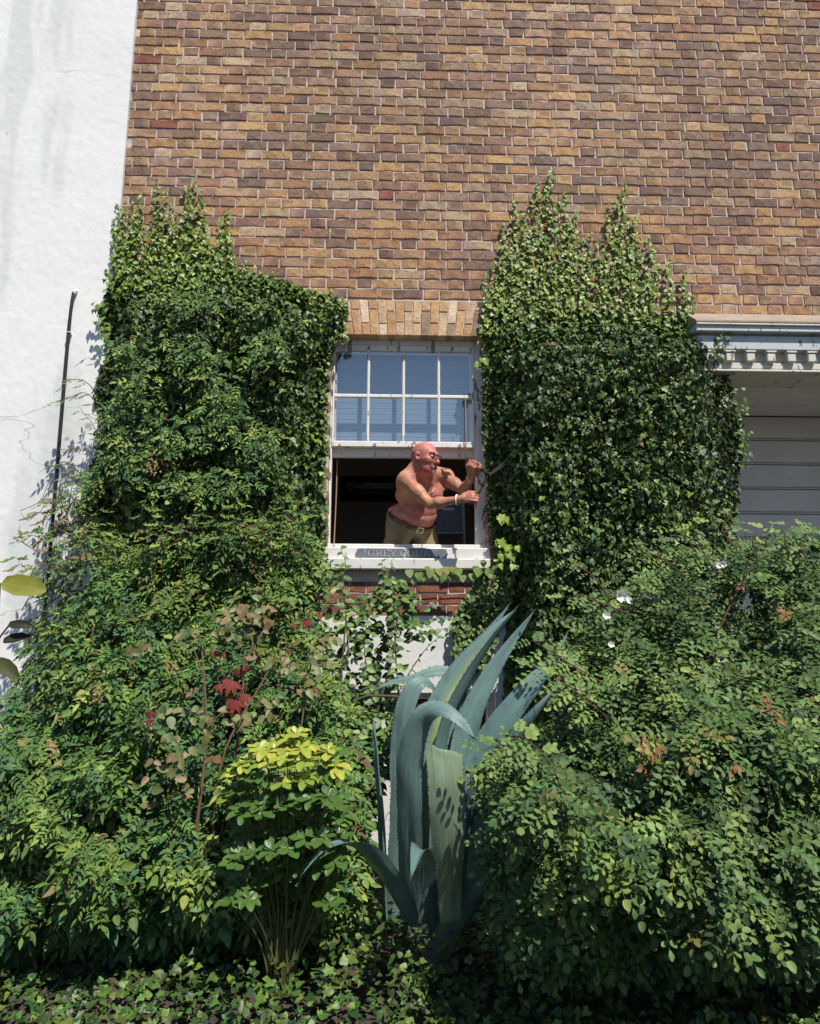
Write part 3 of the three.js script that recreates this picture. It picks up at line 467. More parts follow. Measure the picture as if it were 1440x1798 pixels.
ivyMass('ivy', 'large dark green ivy mass covering the wall right of the window', PR, 44000, 0.42, 21, {
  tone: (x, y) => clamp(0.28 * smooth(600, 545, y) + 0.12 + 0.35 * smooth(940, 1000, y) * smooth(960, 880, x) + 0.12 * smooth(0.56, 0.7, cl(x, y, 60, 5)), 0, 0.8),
  bright: (f) => {
    setSeed(22);
    for (const [x, y0, y1, w, d] of [[852, 600, 478, 6, 0.9], [868, 600, 455, 7, 1], [884, 590, 392, 9, 1.5], [904, 590, 352, 10, 1.5], [922, 590, 372, 9, 1.3], [944, 580, 318, 12, 1.7], [966, 580, 300, 12, 1.7], [990, 580, 336, 12, 1.7], [1012, 580, 366, 11, 1.5], [1032, 580, 402, 10, 1.1], [1052, 580, 418, 9, 1.1], [1074, 580, 352, 11, 1.4], [1096, 580, 322, 11, 1.5], [1116, 580, 372, 10, 1.4], [1138, 580, 410, 9, 1.0], [1150, 580, 437, 6, 1.0], [1176, 590, 452, 7, 1.3], [1199, 600, 475, 8, 1.4], [1214, 600, 520, 6, 1.0]]) { strand(f, x, y0, y1, w, d * 1.5); strand(f, x, y0, lerp(y0, y1, 0.7), w * 1.5, d * 1.2); }
    for (const [x, y] of [[842, 640], [848, 632], [880, 905], [885, 912], [876, 950], [892, 955], [880, 968], [895, 975], [872, 985], [900, 990], [905, 960]]) for (let k = 0; k < 3; k++) f.add(at(x + rr(-5, 5), y + rr(-5, 5), rr(0.25, 0.34)), V(rr(-0.4, 0.4), 0.4, 1), V(rr(-0.6, 0.6), -1, 0.3), rr(0.045, 0.065), pick([5, 6]), 3);
    for (const [x, y, m] of [[1262, 625, 12], [1300, 715, 14], [1308, 770, 10], [1305, 800, 8], [1296, 690, 8], [1290, 940, 8], [1270, 600, 8]]) for (let k = 0; k < m; k++) f.add(at(x + rr(-14, 10), y + rr(-16, 16), rr(0.05, 0.3)), V(rr(-0.2, 0.8), 0.4, 1).add(rv(0.3)), V(rr(-0.3, 1), rr(-1, 0.4), 0.3), rr(0.03, 0.05), pick([1, 2, 4, 2]), 1);
  },
});
const PL = [[205, 470], [250, 500], [300, 488], [372, 470], [430, 474], [500, 492], [560, 515], [603, 522], [612, 545], [594, 590], [578, 640], [572, 700], [570, 780], [568, 850], [570, 930], [566, 985], [545, 1030], [420, 1040], [300, 1000], [200, 960], [140, 900], [150, 850], [168, 800], [176, 740], [166, 690], [178, 645], [196, 605], [182, 570], [174, 545], [188, 515]];
ivyMass('ivy', 'deep green ivy mass between the white wall and the left side of the window', PL, 37000, 0.32, 31, {
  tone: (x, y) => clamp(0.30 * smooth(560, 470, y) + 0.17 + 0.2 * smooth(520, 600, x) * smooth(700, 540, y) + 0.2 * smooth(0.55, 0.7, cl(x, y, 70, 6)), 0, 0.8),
  bright: (f) => {
    setSeed(32);
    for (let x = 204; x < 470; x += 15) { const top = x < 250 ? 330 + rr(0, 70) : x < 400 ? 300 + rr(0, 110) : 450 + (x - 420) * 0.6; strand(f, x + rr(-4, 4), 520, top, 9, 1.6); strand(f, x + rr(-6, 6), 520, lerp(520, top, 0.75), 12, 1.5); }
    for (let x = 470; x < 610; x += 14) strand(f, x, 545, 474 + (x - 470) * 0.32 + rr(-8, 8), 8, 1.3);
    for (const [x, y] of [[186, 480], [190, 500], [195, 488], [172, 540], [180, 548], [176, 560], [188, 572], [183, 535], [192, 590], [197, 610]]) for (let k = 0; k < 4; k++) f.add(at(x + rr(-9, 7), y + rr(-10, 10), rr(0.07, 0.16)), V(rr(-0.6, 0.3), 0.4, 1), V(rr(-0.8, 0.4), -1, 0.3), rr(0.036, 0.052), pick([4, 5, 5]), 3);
    for (const x of [585, 597, 606]) strand(f, x, 600, 520, 8, 1.2, [2, 4, 5]);
    for (let y = 600; y < 990; y += 6) { const x = 573 - (y - 600) * 0.012; f.add(at(x + rr(-6, 4), y, rr(0.0, 0.07) + 0.01), V(rr(-0.2, 0.7), 0.4, 1), V(rr(-0.5, 0.8), -1, 0.3), rr(0.03, 0.05), pick([1, 2, 4, 5]), 1); }
  },
});
// ---------------------------------------------------------------- creeper hedge with fine leaves, bottom left
{
  setSeed(41);
  const PAL = [[0.075, 0.145, 0.033], [0.108, 0.200, 0.042], [0.145, 0.240, 0.050], [0.060, 0.140, 0.048], [0.21, 0.285, 0.058], [0.145, 0.130, 0.042], [0.145, 0.085, 0.045], [0.19, 0.12, 0.055]];
  const root = thing('jasmine_hedge', 'broad fine-leaved climbing jasmine with bronze tips spilling over the lower left', 'climbing plant');
  const geos = [0, 1, 2, 3].map((i) => pinnate(G.lance.concat(G.ovate.slice(0, 1)), 2 + (i % 2), { len: 0.075, size: 0.042, term: 1.35, droop: 0.4 }));
  const mat = leafMat({ roughness: 0.55, specularIntensity: 0.45 }), f = new Foliage(root, geos, mat, PAL, { parts: 250 });
  const P = [[58, 1110], [82, 1050], [88, 1000], [74, 950], [72, 905], [96, 872], [126, 850], [150, 900], [200, 915], [250, 925], [300, 905], [380, 888], [470, 900], [540, 925], [565, 960], [568, 1010], [560, 1080], [575, 1150], [610, 1230], [635, 1300], [640, 1400], [620, 1640], [-40, 1660], [-40, 1330], [30, 1210]];
  const zf = (x, y) => lerp(0.52, 1.50, smooth(880, 1560, y)) + (0.50 * (cl(x, y, 80, 43) - 0.45) + 0.16 * (cl(x, y, 30, 44) - 0.5)) * smooth(0, 50, edgeDist(x, y, P)) - 0.22 * (1 - smooth(0, 60, edgeDist(x, y, P)));
  scatter(P, 12500, zf, 0.32, (p, n, d, px, py) => {
    const b = cl(px, py, 40, 45), br = 0.05 + 0.34 * smooth(0.52, 0.68, b) * smooth(1250, 950, py), r = rnd();
    const w = cl(px, py, 70, 49), c = r < br * 0.8 ? pick([5, 6, 5, 7]) : w > 0.55 && r < 0.7 ? pick([2, 4, 1]) : w < 0.45 && r < 0.7 ? pick([3, 0, 1]) : r < br + 0.13 ? 4 : r < br + 0.4 ? 2 : r < br + 0.65 ? 1 : pick([0, 3]);
    f.add(p.add(V(0, 0.01, 0)), n.clone().multiplyScalar(0.6).add(V(0, 0.65, 0.25)).add(rv(0.5)), n.clone().multiplyScalar(0.5).add(V(rr(-1, 1), rr(-1, 0.55), rr(0, 0.7))), rr(0.65, 1.15), c, d < 0.05 ? rnd() + 1 : 0);
  }, { deep: 1.2, dens: (x, y) => y < 1060 ? lerp(0.22, 1, smooth(90, 210, x)) : 1 });
  for (const [X, Y, w, h, m] of [[330, 620, 60, 45, 120], [390, 720, 45, 60, 130], [300, 760, 60, 40, 90], [240, 690, 40, 60, 90], [230, 820, 40, 50, 110], [350, 850, 70, 30, 150], [450, 800, 40, 60, 80], [470, 620, 40, 40, 60], [330, 520, 70, 25, 60], [215, 610, 25, 30, 50], [200, 760, 25, 60, 90], [160, 850, 20, 30, 50]]) for (let k = 0; k < m; k++) { const x = X + w * (rnd() + rnd() + rnd() - 1.5), y = Y + h * (rnd() + rnd() + rnd() - 1.5); f.add(at(x, y, rr(0.36, 0.50)), V(rr(-0.5, 0.5), 0.6, 0.9), V(rr(-1, 1), rr(-1, 0.4), 0.3), rr(0.55, 0.95), pick([0, 1, 2, 3, 3, 4]), rnd() < 0.3 ? 1 + rnd() : 0); }
  const sm = stemM(0.09, 0.06, 0.035), S = [];
  const spray = (pts, n, s = 0.9, cols = [0, 1, 2, 5, 6]) => { const q = pts.map((a) => at(...a)), c = new THREE.CatmullRomCurve3(q); S.push([q, [0.004, 0.0012]]); for (let i = 0; i < n; i++) { const u = 0.15 + 0.85 * i / (n - 1), p = c.getPointAt(Math.min(1, u)), T = c.getTangentAt(Math.min(1, u)), sg = i % 2 ? 1 : -1; f.add(p, V(rr(-0.3, 0.3), 1, 0.7), T.clone().add(V(sg * T.y * 1.2, -sg * T.x * 1.2, rr(-0.2, 0.4))), s * rr(0.75, 1.15), pick(cols), 2); } };
  // loose sprays over the white wall
  spray([[180, 720, 0.25], [150, 690, 0.3], [118, 700, 0.3], [98, 706, 0.28]], 9, 0.85); spray([[175, 700, 0.25], [150, 670, 0.3], [120, 668, 0.3], [112, 680, 0.28]], 8, 0.8);
  spray([[190, 690, 0.25], [182, 650, 0.28], [170, 632, 0.3], [155, 628, 0.3]], 7, 0.75, [5, 6, 0]); spray([[178, 780, 0.3], [160, 740, 0.3], [142, 722, 0.3]], 7, 0.6, [5, 0]); spray([[180, 820, 0.3], [158, 795, 0.32], [135, 788, 0.32], [115, 790, 0.3]], 8, 0.6, [5, 6]);
  spray([[170, 880, 0.35], [140, 830, 0.4], [112, 812, 0.4], [100, 818, 0.38], [90, 816, 0.38]], 9, 0.7, [0, 5, 6]);
  spray([[150, 930, 0.4], [120, 900, 0.45], [95, 880, 0.45], [75, 882, 0.42]], 10); spray([[140, 950, 0.4], [105, 930, 0.45], [70, 900, 0.45], [55, 905, 0.4]], 9); spray([[130, 1010, 0.5], [95, 965, 0.55], [60, 940, 0.55], [38, 944, 0.5]], 12, 1, [5, 6, 5, 7, 1]); spray([[120, 1020, 0.5], [80, 990, 0.55], [50, 1000, 0.55], [30, 980, 0.5]], 11, 1, [5, 1, 2]); spray([[110, 890, 0.4], [105, 850, 0.42], [118, 830, 0.4], [130, 826, 0.4]], 8, 0.8); spray([[120, 900, 0.4], [128, 850, 0.42], [140, 830, 0.4]], 8, 0.9);
  for (let k = 0; k < 26; k++) { const x = rr(60, 560), y = 905 + rr(-6, 50) + (x < 130 ? 60 : 0); spray([[x, y + 40, 0.58], [x + rr(-14, 14), y, 0.66], [x + rr(-30, 30), y - rr(14, 34), 0.66]], 6, 0.8, [1, 2, 4, 0, 5]); }
  // thin curling tendrils on the white wall
  S.push([[at(172, 872, 0.1), at(120, 812, 0.12), at(100, 815, 0.1), at(84, 850, 0.08), at(70, 880, 0.06), at(36, 897, 0.05)], 0.0022]);
  S.push([[at(62, 905, 0.1), at(50, 914, 0.1), at(40, 906, 0.08), at(37, 900, 0.06)], 0.0016]);
  S.push([[at(98, 985, 0.6), at(60, 965, 0.6), at(36, 950, 0.6)], 0.003]); S.push([[at(85, 1045, 0.7), at(60, 1040, 0.8), at(38, 1072, 0.8)], 0.003]);
  f.finish(); stems(root, S, sm);
  // dry flower heads and withered leaves
  const dry = std({ color: lin(0.30, 0.19, 0.09), roughness: 0.9, side: THREE.DoubleSide }), dg = [];
  for (const [x, y, w, h, m] of [[285, 800, 26, 16, 60], [270, 822, 12, 10, 20], [172, 1218, 6, 16, 16], [265, 1275, 6, 20, 18], [95, 1320, 14, 22, 22], [105, 1260, 10, 10, 12], [300, 1170, 10, 12, 14]]) for (let k = 0; k < m; k++) { const X = x + rr(-w, w), Y = y + rr(-h, h); dg.push(placed(pick(G.lance), at(X, Y, zf(X, Math.max(Y, 890)) + 0.06 + (Y < 890 ? 0.02 : 0)), V(rr(-1, 1), 0.5, 1), V(rr(-1, 1), rr(-1, 0.3), 0.4), rr(0.015, 0.035))); }
  tag(part('dry_leaves', dg, dry, root), 'dry brown withered leaves and seed heads', null, null, 'stuff');
}
// ---------------------------------------------------------------- climbing shrub under the window
{
  setSeed(51);
  const PAL = [[0.060, 0.125, 0.026], [0.088, 0.165, 0.034], [0.12, 0.205, 0.042], [0.035, 0.075, 0.020], [0.17, 0.25, 0.055]];
  const root = thing('climbing_shrub', 'open leafy shrub with pointed leaves growing up below the window sill', 'shrub');
  const f = new Foliage(root, G.ovate, leafMat({ roughness: 0.45 }), PAL, { parts: 240 });
  const S = [], sm = stemM(0.07, 0.055, 0.03);
  const P = [[545, 1090], [600, 1070], [650, 1040], [690, 1010], [730, 1030], [760, 1060], [790, 1070], [792, 1120], [745, 1150], [700, 1190], [690, 1240], [700, 1300], [660, 1400], [640, 1600], [480, 1600], [500, 1330], [560, 1230]];
  const den = (x, y) => clamp(0.25 + 1.3 * (cl(x, y, 55, 52) - 0.42) - 0.45 * smooth(680, 790, x) + 0.8 * smooth(1180, 1300, y), 0.05, 1);
  const zf = (x, y) => 0.55 + 0.45 * smooth(1100, 1500, y) + 0.25 * (cl(x, y, 50, 53) - 0.5);
  scatter(P, 3600, zf, 0.35, (p, n, d, px, py) => { const r = rnd(); f.add(p, V(rr(-0.4, 0.4), 0.7, 0.6).add(rv(0.45)), V(rr(-1, 1), rr(-1, 0.2), rr(0, 0.6)), rr(0.035, 0.068), r < 0.3 ? 0 : r < 0.6 ? 1 : r < 0.8 ? 2 : r < 0.93 ? 3 : 4, d < 0.1 ? 1 + rnd() : 0); }, { dens: den });
  const shoot = (pts, n, s, cols = [1, 2, 0, 4]) => { const q = pts.map((a) => at(...a)), c = new THREE.CatmullRomCurve3(q); S.push([q, [0.005, 0.0015]]); for (let i = 0; i < n; i++) { const u = i / (n - 1), p = c.getPointAt(Math.min(1, 0.1 + 0.9 * u)), sg = i % 2 ? 1 : -1; f.add(p, V(rr(-0.3, 0.3), 0.6, 0.8).add(rv(0.2)), V(sg * rr(0.5, 1), rr(-0.7, 0.4), 0.3), s * rr(0.7, 1.1) * (1 - 0.4 * u), pick(cols), 3); } };
  shoot([[612, 1150, 0.6], [606, 1060, 0.55], [603, 1010, 0.5], [607, 990, 0.45], [598, 962, 0.42]], 18, 0.075); shoot([[600, 1040, 0.5], [585, 1010, 0.45], [560, 1000, 0.4]], 8, 0.07); shoot([[690, 1100, 0.6], [680, 1040, 0.55], [672, 1005, 0.5], [671, 984, 0.45]], 14, 0.06); shoot([[672, 1010, 0.5], [685, 1000, 0.45], [690, 990, 0.45]], 5, 0.05);
  shoot([[700, 1230, 0.7], [695, 1150, 0.65], [690, 1060, 0.6], [688, 1020, 0.55]], 26, 0.075); shoot([[660, 1250, 0.7], [640, 1140, 0.62], [650, 1060, 0.6]], 22, 0.07); shoot([[720, 1100, 0.5], [770, 1085, 0.42], [798, 1088, 0.4]], 14, 0.05, [0, 3, 1]); shoot([[715, 1130, 0.5], [750, 1110, 0.42], [792, 1102, 0.4]], 14, 0.05, [0, 3, 1]); shoot([[700, 1215, 0.6], [726, 1170, 0.5], [752, 1135, 0.45], [772, 1118, 0.42]], 11, 0.03, [3, 0]);
  shoot([[585, 1190, 0.6], [570, 1120, 0.6], [560, 1080, 0.55]], 16, 0.065); shoot([[610, 1350, 0.95], [630, 1290, 0.9], [655, 1262, 0.85]], 14, 0.07); shoot([[620, 1350, 0.95], [590, 1280, 0.95], [600, 1240, 0.9]], 14, 0.07);
  S.push([[at(600, 1500, 0.8), at(640, 1350, 0.75), at(665, 1240, 0.7), at(690, 1150, 0.65), at(700, 1060, 0.6)], [0.014, 0.004]]); S.push([[at(585, 1500, 0.8), at(590, 1320, 0.75), at(600, 1180, 0.65), at(608, 1080, 0.58)], [0.012, 0.004]]);
  S.push([[at(706, 1224, 0.75), at(676, 1222, 0.78), at(645, 1222, 0.8), at(625, 1230, 0.8)], 0.007]);
  f.finish(); stems(root, S, sm);
}
// ---------------------------------------------------------------- vine with yellow-green hearts under the sill
{
  setSeed(61);
  const PAL = [[0.20, 0.30, 0.055], [0.26, 0.32, 0.07], [0.15, 0.25, 0.05], [0.33, 0.33, 0.09]];
  const root = thing('heart_leaf_vine', 'row of yellow-green heart-shaped vine leaves hanging just below the window sill', 'vine'), f = new Foliage(root, G.heart, leafMat({ roughness: 0.6, transmission: 0.3 }), PAL, { parts: 200, jitter: 0.12 });
  for (const [x, y, s, c] of [[718, 1008, 15, 0], [735, 1012, 15, 0], [744, 1018, 8, 2], [757, 1007, 16, 1], [771, 1005, 14, 3], [784, 1003, 15, 1], [797, 1001, 13, 3], [804, 1006, 15, 0], [766, 1014, 13, 2], [779, 1015, 15, 2], [792, 1014, 14, 2], [812, 1016, 13, 0], [829, 1014, 15, 0], [841, 1006, 16, 0], [853, 1003, 12, 1], [836, 1000, 12, 2], [750, 1000, 10, 2], [775, 1018, 12, 2], [724, 1022, 10, 2], [803, 1018, 10, 2], [848, 990, 12, 0], [860, 1012, 11, 2]]) f.add(at(x, y - s * 0.5, rr(0.12, 0.17)), V(rr(-0.25, 0.25), rr(0.2, 0.6), 1), V(rr(-0.25, 0.25), -1, 0.15), s * 1.15 / 262, c, 5);
  stems(root, [[[at(870, 1000, 0.12), at(840, 998, 0.11), at(800, 998, 0.11), at(760, 1000, 0.11), at(715, 1003, 0.11)], 0.003]], stemM(0.12, 0.12, 0.04)); f.finish();
  const r2 = thing('trailing_vine', 'pale green small-leaved vine trailing from the sill corner down to the agave tips', 'vine'), f2 = new Foliage(r2, G.ovate.concat(G.heart), leafMat({ roughness: 0.55 }), [[0.15, 0.235, 0.055], [0.19, 0.27, 0.07], [0.10, 0.17, 0.045], [0.06, 0.11, 0.03]], { parts: 150 });
  const P = [[842, 1000], [880, 985], [905, 1000], [900, 1050], [885, 1080], [870, 1120], [850, 1170], [815, 1185], [798, 1150], [796, 1085], [815, 1050], [830, 1030]];
  scatter(P, 1500, (x, y) => 0.07 + 0.06 * cl(x, y, 30, 62), 0.1, (p, n, d) => f2.add(p, V(rr(-0.5, 0.5), 0.5, 0.9).add(rv(0.3)), V(rr(-1, 1), -0.7, 0.3), rr(0.020, 0.042), pick([0, 0, 1, 2, 3]), d < 0.06 ? 1 + rnd() : 0));
  f2.finish();
  stems(r2, [[[at(880, 990, 0.1), at(860, 1040, 0.11), at(840, 1090, 0.11), at(830, 1150, 0.1)], 0.0035], [[at(870, 1000, 0.1), at(850, 1050, 0.11), at(815, 1080, 0.11)], 0.003]], stemM(0.14, 0.10, 0.04));
}
// ---------------------------------------------------------------- red creeper leaves and the tired rose beside them
{
  setSeed(71);
  const red = [[0.28, 0.05, 0.045], [0.34, 0.075, 0.065], [0.20, 0.03, 0.038], [0.23, 0.07, 0.042]], root = thing('red_creeper', 'crimson five-fingered creeper leaves among the green at the lower left', 'creeper'), S = [];
  const star = [0, 1].map((i) => leafGeo([[0, 0], [0.10, 0.15], [0.185, 0.45], [0.15, 0.70], [0.05, 0.92], [0, 1]], { fold: 0.35, curl: -0.2 - i * 0.15 })), geos = [0, 1].map(() => palmate(star, 5, 1, 1.75)), f = new Foliage(root, geos, leafMat({ roughness: 0.5, transmission: 0.15 }), red, { parts: 80, jitter: 0.1 });
  const sm = stemM(0.14, 0.05, 0.03);
  for (const [x, y, s, c, z] of [[408, 1200, 36, 1, 1.3], [400, 1246, 22, 0, 1.32], [430, 1222, 26, 1, 1.32], [386, 1204, 22, 0, 1.3], [414, 1234, 34, 0, 1.34], [390, 1148, 18, 0, 1.2], [374, 1146, 16, 0, 1.18], [420, 1178, 20, 2, 1.2], [430, 1172, 18, 2, 1.2], [540, 1092, 20, 0, 0.95], [562, 1080, 16, 1, 0.95], [518, 1097, 14, 3, 0.95], [504, 1142, 14, 2, 1.1], [264, 1252, 18, 2, 1.45], [262, 1266, 14, 2, 1.45], [978, 1192, 10, 2, 1.5], [380, 1170, 14, 3, 1.15]]) { const p = at(x, y - s * 0.1, z); f.add(p, V(rr(-0.3, 0.3), 0.45, 1), V(rr(-0.5, 0.5), -1, 0.2), s * 0.68 / 320, c, 5); S.push([[p, p.clone().add(V(rr(-0.02, 0.02), 0.03, -0.02)), p.clone().add(V(rr(-0.04, 0.04), 0.06, -0.08))], 0.0015]); }
  f.finish(); stems(root, S, sm);
  const r2 = thing('garden_rose', 'tired rose with large bronze-green mottled leaves on thin brown canes, before the hedge', 'rose bush'), PAL = [[0.15, 0.155, 0.045], [0.18, 0.145, 0.052], [0.11, 0.14, 0.042], [0.18, 0.115, 0.052], [0.08, 0.125, 0.042], [0.19, 0.21, 0.085]];
  const f2 = new Foliage(r2, G.ovate, leafMat({ roughness: 0.5 }), PAL, { parts: 200, jitter: 0.15 }), S2 = [];
  const cane = (pts, r) => S2.push([pts.map((a) => at(...a)), r]);
  cane([[330, 1560, 1.45], [352, 1400, 1.45], [362, 1290, 1.42], [358, 1180, 1.38], [352, 1120, 1.34]], [0.010, 0.004]); cane([[358, 1190, 1.38], [340, 1140, 1.36], [322, 1110, 1.36]], [0.004, 0.002]); cane([[372, 1540, 1.35], [405, 1380, 1.32], [425, 1230, 1.28], [432, 1120, 1.22], [444, 1062, 1.2]], [0.010, 0.003]); cane([[370, 1500, 1.4], [395, 1320, 1.4], [470, 1180, 1.3], [500, 1110, 1.25]], [0.008, 0.003]); cane([[362, 1300, 1.42], [385, 1255, 1.4], [410, 1250, 1.38]], [0.005, 0.002]); cane([[480, 1480, 1.2], [520, 1330, 1.2], [540, 1200, 1.15], [552, 1140, 1.1]], [0.008, 0.003]);
  for (const [cx, cy, w, h, m, z] of [[345, 1110, 26, 16, 12, 1.36], [400, 1095, 34, 30, 26, 1.25], [450, 1070, 40, 25, 26, 1.2], [440, 1130, 30, 30, 18, 1.25], [470, 1100, 20, 20, 10, 1.22], [500, 1165, 24, 20, 12, 1.25], [560, 1135, 34, 26, 22, 1.1], [545, 1190, 26, 24, 14, 1.15], [300, 1250, 22, 14, 9, 1.45], [360, 1255, 22, 12, 12, 1.44], [285, 1295, 16, 10, 6, 1.46], [420, 1260, 24, 16, 12, 1.35], [470, 1240, 26, 20, 12, 1.3], [340, 1300, 30, 20, 10, 1.45], [240, 1150, 14, 14, 5, 1.35], [262, 1130, 8, 8, 3, 1.35], [320, 1360, 60, 40, 24, 1.5], [460, 1360, 60, 40, 24, 1.4]]) for (let k = 0; k < m * 0.8; k++) { const x = cx + rr(-w, w), y = cy + rr(-h, h); f2.add(at(x, y, z + rr(-0.06, 0.06)), V(rr(-0.5, 0.5), rr(0.2, 0.9), 0.8), V(rr(-1, 1), rr(-1, 0.3), rr(0, 0.5)), rr(0.036, 0.064), Math.floor(rnd() * 6), 1 + rnd(), 1.0); }
  f2.finish(); stems(r2, S2, stemM(0.13, 0.075, 0.04), 'cane');
}
// ---------------------------------------------------------------- golden shrub at the bottom edge
{
  setSeed(81);
  const root = thing('golden_shrub', 'bright yellow-green shrub with glossy leaf rosettes at the bottom left of the agave', 'shrub'), PAL = [[0.36, 0.43, 0.055], [0.46, 0.47, 0.07], [0.22, 0.33, 0.05], [0.085, 0.17, 0.035]];
  const f = new Foliage(root, G.obov, leafMat({ roughness: 0.4, transmission: 0.2 }), PAL, { parts: 260, jitter: 0.15 }), S = [];
  const c0 = at(500, 1560, 1.55); c0.y = 0.02;
  for (const [x, y, c, z] of [[510, 1300, 0, 1.6], [488, 1316, 1, 1.62], [468, 1325, 1, 1.66], [455, 1318, 1, 1.6], [528, 1318, 0, 1.66], [545, 1322, 0, 1.62], [500, 1332, 0, 1.7], [440, 1338, 2, 1.65], [470, 1342, 1, 1.7], [575, 1322, 1, 1.64], [428, 1346, 0, 1.66], [414, 1362, 1, 1.66], [588, 1350, 1, 1.66], [520, 1292, 0, 1.62], [560, 1335, 2, 1.64], [532, 1340, 0, 1.7], [505, 1350, 2, 1.72], [430, 1352, 3, 1.65], [460, 1370, 3, 1.7], [495, 1380, 2, 1.74], [535, 1372, 2, 1.72], [570, 1365, 3, 1.66], [415, 1390, 3, 1.65], [450, 1410, 3, 1.7], [500, 1420, 3, 1.75], [550, 1415, 3, 1.72], [590, 1410, 3, 1.68], ...Array.from({ length: 46 }, (_, i) => [405 + (i * 53) % 200, 1400 + (i * 29) % 200, 3, 1.6 + 0.22 * ((i * 7) % 10) / 10])]) {
    const p = at(x, y, z), m = 7; S.push([[c0.clone().add(V(rr(-0.05, 0.05), 0, 0)), c0.clone().lerp(p, 0.5).add(V(0, 0.02, -0.04)), p], [0.005, 0.002]]);
    for (let i = 0; i < m; i++) { const a = i / m * Math.PI * 2 + rr(-0.3, 0.3), d = V(Math.cos(a), rr(-0.5, 0.1), Math.sin(a)); f.add(p.clone().add(V(0, rr(0, 0.015), 0)), V(-d.x * 0.1, 1, 0.2), d, rr(0.05, 0.078), Math.max(0, Math.min(3, c + (rnd() < 0.25 ? 1 : 0))), 2 + rnd()); }
    for (let i = 0; i < 5; i++) { const d = rv(1).setY(rr(0.2, 0.8)); f.add(p.clone().add(V(0, 0.01, 0)), V(0, 0.6, 0.8).add(rv(0.3)), d, rr(0.03, 0.05), c === 3 ? 3 : Math.max(0, c - 1), 2); }
  }
  f.finish(); stems(root, S, stemM(0.1, 0.1, 0.03));
}
